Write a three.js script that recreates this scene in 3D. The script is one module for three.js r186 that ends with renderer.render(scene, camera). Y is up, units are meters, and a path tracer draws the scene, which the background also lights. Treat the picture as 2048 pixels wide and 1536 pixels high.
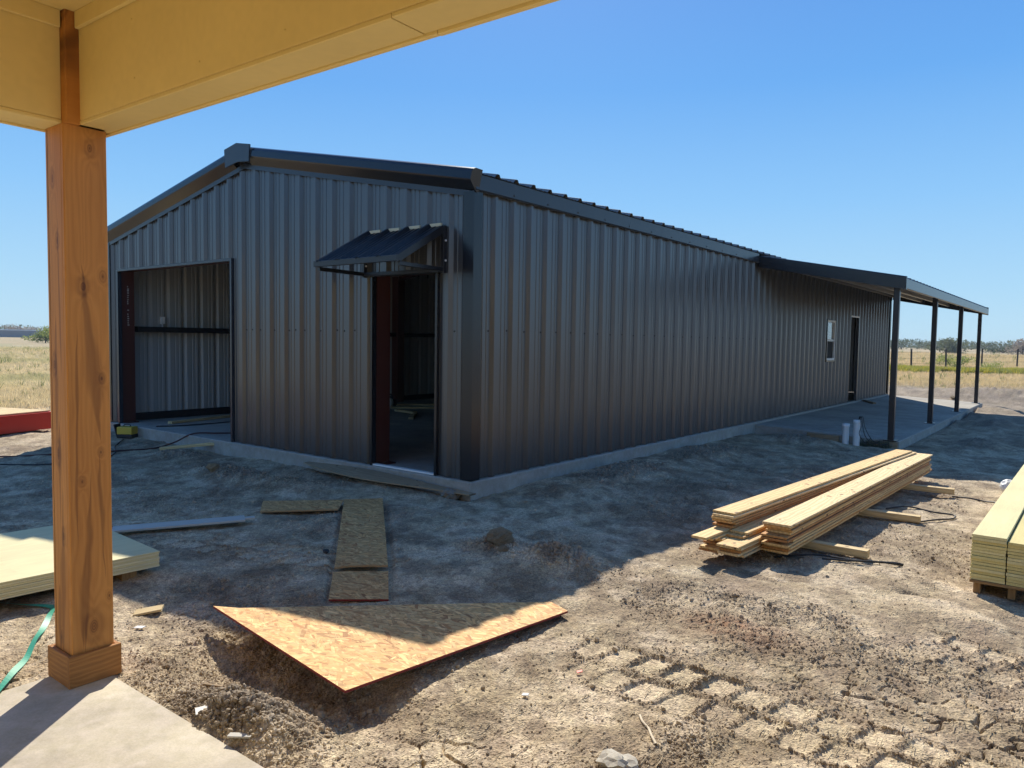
import * as THREE from 'three';
import { mergeGeometries } from 'three/addons/utils/BufferGeometryUtils.js';

// ---------------------------------------------------------------- camera, sky, sun, exposure
const scene = new THREE.Scene();
const V = (x, y, z) => new THREE.Vector3(x, y, z);
const camera = new THREE.PerspectiveCamera(53.95, 4 / 3, 0.05, 4000);
camera.position.set(4.929, 1.4, 5.702);
camera.up.set(-0.047, 0.998, -0.036);
camera.lookAt(4.929 - 0.611, 1.4 - 0.057, 5.702 - 0.789);
camera.updateMatrixWorld();

const SUN_AZ = 37.9 * Math.PI / 180, SUN_EL = 40.1 * Math.PI / 180;
const sunDir = V(-Math.sin(SUN_AZ) * Math.cos(SUN_EL), Math.sin(SUN_EL), -Math.cos(SUN_AZ) * Math.cos(SUN_EL));
{
  // clear sky: a gradient with height, and a soft brightening round the sun
  const w = 1024, h = 512, d = new Float32Array(w * h * 4);
  const stops = [[0, .40, .57, .67], [4, .31, .515, .69], [10, .205, .425, .70], [18, .108, .305, .65], [28, .072, .215, .56], [45, .058, .168, .43], [90, .052, .135, .34]];
  for (let j = 0; j < h; j++) {
    const el = ((j + .5) / h - .5) * 180, e = Math.max(0, el);
    let k = 0; while (k < stops.length - 2 && e > stops[k + 1][0]) k++;
    let t = (e - stops[k][0]) / (stops[k + 1][0] - stops[k][0]); t = Math.min(1, t);
    const c = [1, 2, 3].map(n => stops[k][n] + (stops[k + 1][n] - stops[k][n]) * t);
    const ce = Math.cos(el * Math.PI / 180), se = Math.sin(el * Math.PI / 180);
    for (let i = 0; i < w; i++) {
      const a = ((i + .5) / w - .5) * 2 * Math.PI;
      const cs = ce * Math.cos(a) * sunDir.x + se * sunDir.y + ce * Math.sin(a) * sunDir.z;
      const g = Math.exp((cs - 1) * 18) * .08 + Math.exp((cs - 1) * 120) * .5;
      const o = (j * w + i) * 4, f = el < 0 ? .55 : 1;
      d[o] = c[0] * f + g; d[o + 1] = c[1] * f + g; d[o + 2] = c[2] * f + g * .95; d[o + 3] = 1;
    }
  }
  const sky = new THREE.DataTexture(d, w, h, THREE.RGBAFormat, THREE.FloatType);
  sky.mapping = THREE.EquirectangularReflectionMapping;
  sky.magFilter = sky.minFilter = THREE.LinearFilter;
  sky.needsUpdate = true;
  scene.background = sky; scene.environment = sky;
}
const sun = new THREE.DirectionalLight(new THREE.Color().setRGB(1, .93, .80), 5.0);
sun.position.copy(sunDir).multiplyScalar(60); sun.target.position.set(0, 0, 0);
sun.castShadow = true; sun.shadow.mapSize.set(4096, 4096);
Object.assign(sun.shadow.camera, { left: -30, right: 30, top: 30, bottom: -30, near: 1, far: 160 });
scene.add(sun, sun.target);

const renderer = new THREE.WebGLRenderer({ antialias: true });
renderer.setSize(1024, 768);
renderer.toneMapping = THREE.LinearToneMapping;
renderer.toneMappingExposure = 1.38;
renderer.shadowMap.enabled = true;

// ---------------------------------------------------------------- numbers and helpers
let seed = 12345;
const rnd = () => { seed |= 0; seed = seed + 0x6D2B79F5 | 0; let t = Math.imul(seed ^ seed >>> 15, 1 | seed); t = t + Math.imul(t ^ t >>> 7, 61 | t) ^ t; return ((t ^ t >>> 14) >>> 0) / 4294967296; };
const rr = (a, b) => a + (b - a) * rnd();
const hash = (x, y) => { let h = Math.imul(x, 374761393) + Math.imul(y, 668265263) | 0; h = Math.imul(h ^ h >>> 13, 1274126177); return ((h ^ h >>> 16) >>> 0) / 4294967296; };
const sm = t => t * t * (3 - 2 * t);
const ss = (a, b, x) => { const t = Math.min(1, Math.max(0, (x - a) / (b - a))); return t * t * (3 - 2 * t); };
function vn(x, y, p = 0) {           // value noise 0..1, period p (whole number) if given
  const xi = Math.floor(x), yi = Math.floor(y), u = sm(x - xi), v = sm(y - yi);
  const W = p ? n => ((n % p) + p) % p : n => n;
  const x0 = W(xi), x1 = W(xi + 1), y0 = W(yi), y1 = W(yi + 1);
  const a = hash(x0, y0), b = hash(x1, y0), c = hash(x0, y1), d = hash(x1, y1);
  return a + (b - a) * u + (c - a) * v + (a - b - c + d) * u * v;
}
function fbm(x, y, n = 4, p = 0) { let s = 0, a = .5, t = 0; for (let i = 0; i < n; i++) { s += a * vn(x + i * 17, y + i * 31, p); t += a; a *= .5; x *= 2; y *= 2; p *= 2; } return s / t; }
const lerp3 = (a, b, t) => [a[0] + (b[0] - a[0]) * t, a[1] + (b[1] - a[1]) * t, a[2] + (b[2] - a[2]) * t];

const taken = new Map();
const numbered = n => { const k = taken.get(n) || 0; taken.set(n, k + 1); return k ? n + '_' + String(k).padStart(3, '0') : n; };
function shade(m) { m.castShadow = true; m.receiveShadow = true; return m; }
function part(name, geo, mat, parent) { const m = shade(new THREE.Mesh(geo, mat)); m.name = name; parent.add(m); return m; }
function info(o, label, category, group) { o.userData.label = label; o.userData.category = category; if (group) o.userData.group = group; return o; }
function solo(name, geo, mat, label, category, group) { const m = shade(new THREE.Mesh(geo, mat)); m.name = numbered(name); scene.add(m); return info(m, label, category, group); }
function thing(name, label, category, group, pos) { const g = new THREE.Group(); g.name = numbered(name); if (pos) g.position.set(...pos); scene.add(g); return info(g, label, category, group); }
function structure(name, geo, mat) { const m = shade(new THREE.Mesh(geo, mat)); m.name = numbered(name); m.userData.kind = 'structure'; scene.add(m); return m; }
function sub(name, parent) { const g = new THREE.Group(); g.name = name; parent.add(g); return g; }
const ORD = ['topmost', 'second', 'third', 'fourth', 'fifth', 'sixth', 'seventh', 'eighth', 'ninth', 'tenth', 'eleventh', 'twelfth', 'thirteenth', 'fourteenth', 'fifteenth', 'sixteenth', 'seventeenth', 'eighteenth'];

// faces gathered as quads and triangles, flat shaded, uv in metres
class Faces {
  constructor() { this.p = []; this.u = []; }
  tri(a, b, c, ua, ub, uc) { for (const v of [a, b, c]) this.p.push(v[0], v[1], v[2]); this.u.push(...ua, ...ub, ...uc); }
  quad(a, b, c, d, ua, ub, uc, ud) { this.tri(a, b, c, ua, ub, uc); this.tri(a, c, d, ua, uc, ud); }
  quadM(a, b, c, d) {                // uv measured along the edges
    const L = (p, q) => Math.hypot(p[0] - q[0], p[1] - q[1], p[2] - q[2]);
    const w = L(a, b), h = L(b, c); this.quad(a, b, c, d, [0, 0], [w, 0], [w, h], [0, h]);
  }
  geo() {
    const g = new THREE.BufferGeometry();
    g.setAttribute('position', new THREE.Float32BufferAttribute(this.p, 3));
    g.setAttribute('uv', new THREE.Float32BufferAttribute(this.u, 2));
    g.computeVertexNormals(); return g;
  }
}
// a bar along x from -l/2 to l/2, w across z, h across y, edges chamfered; u runs along the bar
function barG(l, w, h, c = .003, u0 = 0, v0 = 0) {
  const a = w / 2, b = h / 2, f = new Faces();
  const ring = [[-a, b - c], [-a + c, b], [a - c, b], [a, b - c], [a, -b + c], [a - c, -b], [-a + c, -b], [-a, -b + c]];
  let v = v0;
  for (let i = 0; i < 8; i++) {
    const [z0, y0] = ring[i], [z1, y1] = ring[(i + 1) % 8], dv = Math.hypot(z1 - z0, y1 - y0);
    f.quad([-l / 2, y0, z0], [-l / 2, y1, z1], [l / 2, y1, z1], [l / 2, y0, z0], [u0, v], [u0, v + dv], [u0 + l, v + dv], [u0 + l, v]);
    v += dv;
  }
  for (const s of [-1, 1]) for (let i = 1; i < 7; i++) {
    const q = n => [s * l / 2, ring[n][1], ring[n][0]], uq = n => [u0 + ring[n][1] * .15, v0 + ring[n][0]];
    s > 0 ? f.tri(q(0), q(i), q(i + 1), uq(0), uq(i), uq(i + 1)) : f.tri(q(0), q(i + 1), q(i), uq(0), uq(i + 1), uq(i));
  }
  return f.geo();
}
// a bar between two points; w sideways (horizontal), h upwards
function between(p, q, w, h, c = .003, u0 = 0) {
  const a = V(...p), b = V(...q), d = b.clone().sub(a), g = barG(d.length(), w, h, c, u0);
  const x = d.clone().normalize(); let up = Math.abs(x.y) > .95 ? V(1, 0, 0) : V(0, 1, 0);
  const z = x.clone().cross(up).normalize(); up = z.clone().cross(x);
  g.applyMatrix4(new THREE.Matrix4().makeBasis(x, up, z).setPosition(a.add(b).multiplyScalar(.5)));
  return g;
}
const boxAt = (x0, x1, y0, y1, z0, z1, c = .003) => {   // box from limits, grain along its longest side
  const dx = x1 - x0, dy = y1 - y0, dz = z1 - z0, g = dx >= dy && dx >= dz ? barG(dx, dz, dy, c) : dz >= dy ? barG(dz, dx, dy, c).rotateY(Math.PI / 2) : barG(dy, dz, dx, c).rotateZ(Math.PI / 2);
  return g.translate((x0 + x1) / 2, (y0 + y1) / 2, (z0 + z1) / 2);
};
// closed outline (a, b) swept from P to Q; A and B are the outline's axes
function prism(outline, P, Q, A, B) {
  const f = new Faces(), n = outline.length, at = (o, [a, b]) => [o[0] + A[0] * a + B[0] * b, o[1] + A[1] * a + B[1] * b, o[2] + A[2] * a + B[2] * b];
  const len = Math.hypot(Q[0] - P[0], Q[1] - P[1], Q[2] - P[2]); let v = 0;
  for (let i = 0; i < n; i++) {
    const p = outline[i], q = outline[(i + 1) % n], dv = Math.hypot(q[0] - p[0], q[1] - p[1]);
    f.quad(at(P, p), at(P, q), at(Q, q), at(Q, p), [0, v], [0, v + dv], [len, v + dv], [len, v]); v += dv;
  }
  const caps = THREE.ShapeUtils.triangulateShape(outline.map(p => new THREE.Vector2(...p)), []);
  for (const [a, b, c] of caps) for (const o of [P, Q]) f.tri(at(o, outline[a]), at(o, outline[b]), at(o, outline[c]), outline[a], outline[b], outline[c]);
  return f.geo();
}
function tube(pts, r, seg = 40, rad = 6) { return new THREE.TubeGeometry(new THREE.CatmullRomCurve3(pts.map(p => V(...p))), seg, r, rad); }

// ---------------------------------------------------------------- textures
function tex(w, h, fn, srgb = true) {
  const d = new Uint8Array(w * h * 4);
  for (let j = 0; j < h; j++) for (let i = 0; i < w; i++) {
    const c = fn(i / w, j / h, i, j), o = (j * w + i) * 4;
    if (typeof c === 'number') d[o] = d[o + 1] = d[o + 2] = Math.max(0, Math.min(255, c * 255));
    else for (let k = 0; k < 3; k++) d[o + k] = Math.max(0, Math.min(255, c[k] * 255));
    d[o + 3] = 255;
  }
  const t = new THREE.DataTexture(d, w, h); t.wrapS = t.wrapT = THREE.RepeatWrapping; t.magFilter = THREE.LinearFilter; t.minFilter = THREE.LinearMipmapLinearFilter; t.generateMipmaps = true;
  if (srgb) t.colorSpace = THREE.SRGBColorSpace; t.needsUpdate = true; return t;
}
const rep = (t, x, y) => { const c = t.clone(); c.repeat.set(x, y); c.needsUpdate = true; return c; };
const S = c => c.map(v => v <= .0031308 ? v * 12.92 : 1.055 * Math.pow(v, 1 / 2.4) - .055);   // linear to sRGB
const mat = (o) => new THREE.MeshStandardMaterial(o);
const lin = (r, g, b) => new THREE.Color().setRGB(r, g, b);

// sawn softwood: u along the grain (2 m), v across (0.5 m)
const woodKnots = []; for (let i = 0; i < 16; i++) woodKnots.push([rnd(), rnd(), rr(.006, .014)]);
const woodT = tex(1024, 512, (u, v) => {
  let w = v * 40 + fbm(u * 6, v * 8, 3, 0) * 6 + fbm(u * 2, v * 3, 2) * 9, dark = 0;
  for (const [ku, kv, kr] of woodKnots) {
    let du = Math.abs(u - ku); du = Math.min(du, 1 - du) * 2; let dv = Math.abs(v - kv); dv = Math.min(dv, 1 - dv) * .5;
    const d = Math.hypot(du * .6, dv); w += Math.exp(-d * d / (kr * kr * 9)) * 5; dark = Math.max(dark, 1 - ss(kr * .5, kr * 1.4, d));
  }
  const g = .5 + .5 * Math.sin(w * 2.2), fine = vn(u * 60, v * 420), big = fbm(u * 3, v * 2, 3, 0);
  const k = .86 + .10 * g - .12 * fine + .14 * (big - .5);
  return [k * (1 - .55 * dark), k * (.97 - .6 * dark) * (.97 + .03 * g), k * (.92 - .6 * dark) * (.94 + .06 * g)];
});
// clear stained cedar of the porch post: u across the face, v up (2.6 m), with knots and long dark figure
function postTex(knots, sd, streaks) {
  return tex(256, 2048, (u, v) => {
    let x = u * 7 + sd + (fbm(u * 3 + sd, v * 7, 3) - .5) * 2.6, dark = 0, ring = 0;
    const X = u * .19, Y = v * 2.6;
    for (const [ku, kv, kr] of knots) {
      const dx = X - ku * .19, dy = (Y - kv * 2.6) * .55, d = Math.hypot(dx, dy);
      x += Math.exp(-d * d / (kr * kr * 6)) * 3 * Math.sign(dx || 1);
      const e = 1 - ss(kr * .45, kr * 1.15, d); dark = Math.max(dark, e * (.75 + .25 * Math.sin(d * 900)));
      ring = Math.max(ring, Math.exp(-Math.pow((d - kr * 1.5) / (kr * .6), 2)) * .35);
    }
    let st = 0;
    for (const [su, sv, len, wd, lean] of streaks) {
      const t = (v - sv) / len; if (t < -1 || t > 1) continue;
      const c = su + lean * t + (vn(v * 30, su * 9) - .5) * .05, w = wd * (1 - t * t) * (.5 + vn(v * 18 + su * 7, 3));
      st = Math.max(st, (1 - ss(w * .2, w * 1.4, Math.abs(u - c))) * .50);
    }
    const band = .5 + .5 * Math.sin(x * 6.5), fine = .6 * vn(u * 110, v * 40) + .4 * vn(u * 230, v * 12), broad = fbm(u * 2 + sd, v * 3, 3);
    const a = [.58, .265, .062], b = [.40, .155, .028], c = [.13, .042, .009];
    let k = lerp3(a, b, Math.min(1, band * .30 + fine * .34 + (broad - .40) * .85));
    k = lerp3(k, c, Math.min(1, dark * .85 + st + ring));
    return S(k);
  });
}
// oriented strand board, 1.2 m tile
const osbT = (() => {
  const cv = document.createElement('canvas'); cv.width = cv.height = 1024; const x = cv.getContext('2d');
  x.fillStyle = 'rgb(214,172,114)'; x.fillRect(0, 0, 1024, 1024);
  for (let i = 0; i < 9000; i++) {
    const px = rnd() * 1024, py = rnd() * 1024, l = rr(20, 75), w = rr(5, 19), t = rnd(), a = (rnd() - .5) * 1.5 + (rnd() < .15 ? 1.4 : 0);
    const k = rr(.84, 1.1), al = rr(.3, .68);
    const c = t < .10 ? [176, 124, 74] : t < .5 ? [216, 172, 112] : t < .85 ? [230, 192, 134] : [202, 154, 98];
    x.fillStyle = `rgba(${c.map(v => Math.min(255, v * k) | 0).join(',')},${al})`;
    for (const ox of [0, px > 940 ? -1024 : px < 84 ? 1024 : 0]) for (const oy of [0, py > 940 ? -1024 : py < 84 ? 1024 : 0]) {
      x.save(); x.translate(px + ox, py + oy); x.rotate(a); x.beginPath(); x.moveTo(-l / 2, -w * .3); x.lineTo(l * .4, -w / 2); x.lineTo(l / 2, w * .2); x.lineTo(-l * .35, w / 2); x.fill();
      if (rnd() < .14) { x.strokeStyle = 'rgba(110,72,40,.45)'; x.lineWidth = 1.2; x.stroke(); }
      x.restore(); if (!ox && !oy) continue;
    }
  }
  const t = new THREE.CanvasTexture(cv); t.wrapS = t.wrapT = THREE.RepeatWrapping; t.colorSpace = THREE.SRGBColorSpace; return t;
})();
const concT = tex(1024, 1024, (u, v) => {
  const a = fbm(u * 6, v * 6, 5, 6), b = fbm(u * 40, v * 40, 3, 40), c = vn(u * 300, v * 300, 300), s = fbm(u * 9 + 5, v * 9, 4, 9);
  const k = .80 + .20 * (a - .5) + .10 * (b - .5) + .05 * (c - .5) - .06 * ss(.55, .85, s);
  return [k, k * (.985 + .02 * (a - .5)), k * (.955 + .06 * (b - .5))];
});
const dirtT = tex(2048, 2048, (u, v) => {
  const a = vn(u * 700, v * 700, 700), b = vn(u * 330, v * 330, 330), c = fbm(u * 90, v * 90, 3, 90), e = fbm(u * 14, v * 14, 3, 14);
  const k = .80 + .20 * (a - .5) + .26 * (b - .5) + .26 * (c - .5) + .14 * (e - .5);
  return [k, k * (.985 + .03 * (c - .5)), k * (.96 + .05 * (e - .5))];
});
const dirtB = tex(2048, 2048, (u, v) => .2 * vn(u * 700, v * 700, 700) + .35 * vn(u * 330, v * 330, 330) + .45 * fbm(u * 90, v * 90, 3, 90), false);
const wobbleT = tex(512, 512, (u, v) => fbm(u * 5, v * 5, 3, 5), false);
const primT = tex(512, 512, (u, v) => { const k = .93 + .06 * (fbm(u * 3, v * 24, 3) - .5) + .05 * (vn(u * 16, v * 220) - .5) + .06 * (fbm(u * 5, v * 5, 3, 5) - .5); return [k, k, k * .985]; });
const smoothT = tex(256, 256, (u, v) => { const k = .95 + .07 * (fbm(u * 4, v * 4, 3, 4) - .5) + .02 * (vn(u * 90, v * 90, 90) - .5); return [k, k, k * .99]; });
const primB = tex(512, 512, (u, v) => fbm(u * 6, v * 60, 3) * .7 + .3 * vn(u * 30, v * 200), false);

// ---------------------------------------------------------------- materials
const M = {};
M.wall = mat({ color: lin(.112, .115, .121), roughness: .28, metalness: .62, bumpMap: rep(wobbleT, .9, .45), bumpScale: .0018 });
M.wallSide = M.wall;
M.liner = mat({ color: lin(.42, .42, .40), roughness: .5, metalness: .1 });
M.trim = mat({ color: lin(.010, .012, .017), roughness: .24, metalness: 0 });
M.trim2 = mat({ color: lin(.03, .036, .047), roughness: .27, metalness: .1 });
M.roofUnder = mat({ color: lin(.24, .23, .215), roughness: .32, metalness: .5 });
M.steel = mat({ color: lin(.075, .017, .009), roughness: .6 });
M.dark = mat({ color: lin(.012, .011, .011), roughness: .6 });
M.blackMetal = mat({ color: lin(.015, .016, .02), roughness: .32, metalness: .1 });
M.conc = mat({ color: lin(.60, .57, .52), roughness: .85, map: rep(concT, .5, .5), bumpMap: rep(concT, .5, .5), bumpScale: .004 });
M.concPorch = mat({ color: lin(.82, .74, .60), roughness: .8, map: rep(concT, .6, .6), bumpMap: rep(concT, .6, .6), bumpScale: .003 });
M.primed = mat({ color: lin(.86, .67, .30), roughness: .6, map: rep(smoothT, .5, .5), bumpMap: rep(primB, .4, .4), bumpScale: .0003 });
M.primedStack = [mat({ color: lin(.76, .65, .29), roughness: .65, map: primT, bumpMap: primB, bumpScale: .001 }), mat({ color: lin(.72, .60, .25), roughness: .65, map: primT }), mat({ color: lin(.80, .70, .36), roughness: .65, map: primT })];
M.creamSheet = [mat({ color: lin(.82, .74, .47), roughness: .65, map: primT }), mat({ color: lin(.76, .67, .38), roughness: .65, map: primT })];
const woodMap = rep(woodT, .5, 2);
M.plank = [[.88, .64, .31], [.95, .75, .44], [.52, .25, .08], [.76, .47, .19], [.64, .34, .12]].map(c => mat({ color: lin(...c), roughness: .75, map: woodMap, bumpMap: woodMap, bumpScale: .0015 }));
M.pine = mat({ color: lin(.86, .70, .40), roughness: .75, map: woodMap });
M.greyWood = mat({ color: lin(.44, .34, .23), roughness: .85, map: woodMap });
M.palletWood = mat({ color: lin(.46, .29, .13), roughness: .85, map: woodMap });
M.osb = mat({ color: lin(1, .97, .92), roughness: .8, map: rep(osbT, .62, .62), bumpMap: rep(osbT, .62, .62), bumpScale: .0004 });
M.osbOld = mat({ color: lin(.80, .71, .62), roughness: .85, map: rep(osbT, .62, .62), bumpMap: rep(osbT, .62, .62), bumpScale: .0009 });
M.redEdge = mat({ color: lin(.22, .022, .018), roughness: .7 });
M.osbEdge = mat({ color: lin(.38, .24, .12), roughness: .9 });
M.white = mat({ color: lin(.78, .78, .76), roughness: .45 });
M.paleBoard = mat({ color: lin(.58, .55, .50), roughness: .6, map: primT });
M.glass = new THREE.MeshPhysicalMaterial({ color: lin(1, 1, 1), roughness: .02, transmission: 1, thickness: 0, ior: 1.5 });
M.rubber = mat({ color: lin(.015, .015, .016), roughness: .55 });

// ---------------------------------------------------------------- the ground
// rows of tyre-lug prints: a pad centre, drift across, extent, pitch, width, strength
const treads = [
  { x: 3.633, z: 2.435, sl: 0, from: 2.5, to: 6, p: .17, w: .19, k: 1 },
  { x: 3.550, z: 2.668, sl: 0, from: 2.62, to: 6, p: .17, w: .20, k: 1 },
  { x: 4.281, z: 1.140, sl: .2, from: 4.17, to: 6, p: .165, w: .155, k: 1 },
  { x: .2, z: 2.62, sl: -.28, from: -.9, to: 1.1, p: .19, w: .19, k: .75 },
  { x: .3, z: 2.36, sl: -.28, from: -.9, to: 1.2, p: .19, w: .19, k: .75 },
  { x: 4.3, z: 1.42, sl: .2, from: 4.1, to: 6, p: .165, w: .13, k: .4 },
];
function tread(x, z) {               // [pad 0..1, ridge 0..1] or null
  let best = null;
  for (const t of treads) {
    if (x < t.from || x > t.to) continue;
    let u = x - t.x; let v = z - t.z - t.sl * u; const W = t.w / 2; if (Math.abs(v) > W + .06) continue;
    u += (vn(x * 14, z * 14) - .5) * .018 + v * .2; v += (vn(x * 13 + 40, z * 13) - .5) * .018;
    const fade = (.12 + .88 * ss(t.from, t.from + (t.from < 3 && t.k > .9 ? 1.0 : .2), x)) * ss(t.from, t.from + .1, x) * t.k * (.55 + .45 * ss(.2, .45, fbm(x * 2.6 + 7, z * 2.6, 2)));
    let fu = u / t.p + .5; const id = Math.floor(fu); fu -= id;
    const own = .62 + .38 * hash(id + 500, Math.round(t.z * 100)), fill = ss(.28, .50, fbm(x * 7 + 3, z * 7, 3)), wear = Math.min(1, own * (.62 + .6 * fill));
    const ed = Math.min(Math.min(fu, 1 - fu) * t.p, W - Math.abs(v) + .014), pad = ss(.010, .024, ed), rid = (1 - pad) * (1 - ss(W + .005, W + .04, Math.abs(v)));
    if (!best || pad * fade + rid * fade > best[0] + best[1]) best = [pad * fade * wear, rid * fade * (.4 + .6 * wear)];
  }
  return best;
}
function crack(x, z) {               // distance to the nearest border of dried plates
  const s = 5.2; x = x * s + (vn(x * 7, z * 7) - .5) * .9 + (vn(x * 26, z * 26) - .5) * .3; z = z * s + (vn(x * 1.4 + 9, z * 1.4) - .5) * .9;
  const xi = Math.floor(x), zi = Math.floor(z); let d1 = 9, d2 = 9;
  for (let i = -1; i < 2; i++) for (let j = -1; j < 2; j++) {
    const X = xi + i + hash(xi + i, zi + j), Z = zi + j + hash(xi + i + 91, zi + j + 37), d = Math.hypot(X - x, Z - z);
    if (d < d1) { d2 = d1; d1 = d; } else if (d < d2) d2 = d;
  }
  return (d2 - d1) / s;
}
const G = (x, z, cx, cz, rx, rz) => Math.exp(-((x - cx) * (x - cx) / (rx * rx) + (z - cz) * (z - cz) / (rz * rz)));
const mounds = [[1.42, 1.30, .17, .14, .085], [2.02, 1.36, .30, .17, .085], [1.75, 1.5, .4, .2, .03], [-2.7, .92, .55, .22, .10], [-1.9, .8, .5, .3, .05], [2.12, 3.92, .34, .15, .075], [2.45, 3.98, .3, .1, .04], [.55, -2.2, .35, .9, .10], [.5, -4.6, .3, .9, .08], [.6, -1.0, .5, .5, .05], [-1.2, .2, 1.0, .12, .03], [-4.6, .55, .35, .3, .07], [1.0, -7.3, .5, .35, .09], [3.35, -9.5, .35, .8, .07], [3.3, -13.5, .3, 1.2, .08], [-7.6, .35, .3, .3, .06], [3.0, -18, .5, .6, .12], [-5, -24, 6, 1.2, .2], [3, -23, 3, 1, .25]];
const pits = [[1.75, 3.62, .62, .28, .085], [2.42, 3.5, .28, .2, .05], [4.05, .35, .07, .05, .05]];
function regional(x, z) {
  const d = Math.hypot(x - 5, z - 5.6);
  let y = -.168 - .055 * G(x, z, 3, 5.2, 3.2, 1.5) - .035 * G(x, z, -5.5, 1.6, 2.5, 1.8) - .115 * G(x, z, 3.4, -8.5, 2.6, 4.5) - .08 * G(x, z, 4, -16, 4, 6);
  y += Math.max(0, Math.min(d, 320) - 40) * .0042;
  if (d > 25) y += (fbm(x * .05, z * .05, 3) - .5) * .5 * ss(25, 70, d) * ss(400, 150, d);
  return y;
}
function field(x, z) {               // 0 bare soil .. 1 grass
  const n = (fbm(x * .25, z * .25, 3) - .5) * 5;
  return Math.max(ss(-11.0, -13.2, x + n * .35), ss(-26, -31, z + n));
}
function rough(x, z) { return ss(.42, .66, fbm(x * 1.35 + 3, z * 1.35 + 8, 4)); }
const pressed = [[.10, 1.48, 1.55, .21, .727, -.168], [1.32, 2.575, .30, .2, .727, -.172], [-.76, 1.49, .42, .23, -.80, -.152], [-.9, 2.54, .56, .10, -1.05, -.168]];   // centre, half sizes, turn, height
function groundH(x, z, fine = 1) {
  let y = earth(x, z, fine);
  if (x > -2.2 && x < 2.2 && z > .3 && z < 3.3) for (const [cx, cz, a, b, t, h] of pressed) {
    const u = (x - cx) * Math.cos(t) + (z - cz) * Math.sin(t), v = -(x - cx) * Math.sin(t) + (z - cz) * Math.cos(t), k = ss(1.06, .97, Math.abs(u) / a) * ss(1.12, .95, Math.abs(v) / b);
    if (k > 0 && y > h) y += (h - y) * k;
  }
  return y;
}
function earth(x, z, fine = 1) {
  let y = regional(x, z); const d = Math.hypot(x - 5, z - 5.6);
  const inside = x < .04 && x > -7.76 && z < .04 && z > -18.94;
  for (const [cx, cz, rx, rz, h] of mounds) { const g = G(x, z, cx, cz, rx, rz); if (g > .01) y += h * g * (.75 + .5 * fbm(x * 9, z * 9, 3)); }
  for (const [cx, cz, rx, rz, h] of pits) y -= h * G(x, z, cx, cz, rx, rz);
  if (inside) return Math.min(y, -.16);
  if (d < 60) {
    const near = ss(60, 20, d);
    y += near * ((fbm(x * .9, z * .9, 3) - .5) * .08 + (fbm(x * 4.1 + 5, z * 4.1, 3) - .5) * .045);
    // furrows left by machines, in the shade of the porch and behind the building
    if (z < -8 && x > 1) y += (fbm(x * .35 + z * .12, z * 1.6, 3) - .5) * .14 * ss(-8, -14, z) * ss(-36, -28, z);
  }
  if (fine && d < 16) {
    const rg = rough(x, z), md = mounds.reduce((s, m) => Math.max(s, m[4] > .06 ? G(x, z, m[0], m[1], m[2] * 1.15, m[3] * 1.15) : 0), 0);
    const R = Math.max(rg * (1 - .8 * G(x, z, 4.4, 1.98, .8, .38)), ss(.25, .7, md)), t = tread(x, z);
    let hi = (fbm(x * 16, z * 16, 3) - .5) * (.010 + .012 * R) + (vn(x * 62, z * 62) - .5) * (.0035 + .006 * R) + (vn(x * 125, z * 125) - .5) * (.003 + .005 * R);
    const lumps = vn(x * 33 + 11, z * 33); hi += R * .008 * ss(.65, .9, lumps) + ss(.3, .7, md) * .016 * ss(.5, .9, lumps);
    if (t) { const q = Math.max(t[0], t[1]); hi = hi * (1 - .9 * t[0]) + t[1] * (.007 + .011 * vn(x * 34, z * 34)) - t[0] * .006; void q; }
    y += hi;
    const cm = Math.max(ss(.50, .62, fbm(x * .8 + 21, z * .8 + 4, 3)), .95 * G(x, z, 4.4, 2.0, .8, .4), .9 * G(x, z, 1.65, 3.95, .5, .3)) * (1 - R * .6) * (t ? 1 - t[1] : 1);
    if (cm > .02 && d < 9) { const c = crack(x, z), w = .0045 + .005 * vn(x * 5, z * 5 + 3); y -= cm * .03 * (1 - ss(w * .5, w * 1.6, c)) * ss(.25, .5, vn(x * 3 + 60, z * 3)); }
  }
  // earth never rises over the concrete
  if (x > 1.15 && z > 4.125 && x < 9 && z < 7.2) return Math.min(y, -.27);
  if (x > .02 && x < 2.5 && z < -7.86 && z > -19.1) return Math.min(y, -.3);
  return y;
}
const pale = [.63, .515, .36], mid = [.43, .34, .225], darkc = [.215, .155, .102], rust = [.27, .14, .075], grey = [.32, .275, .235];
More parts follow.
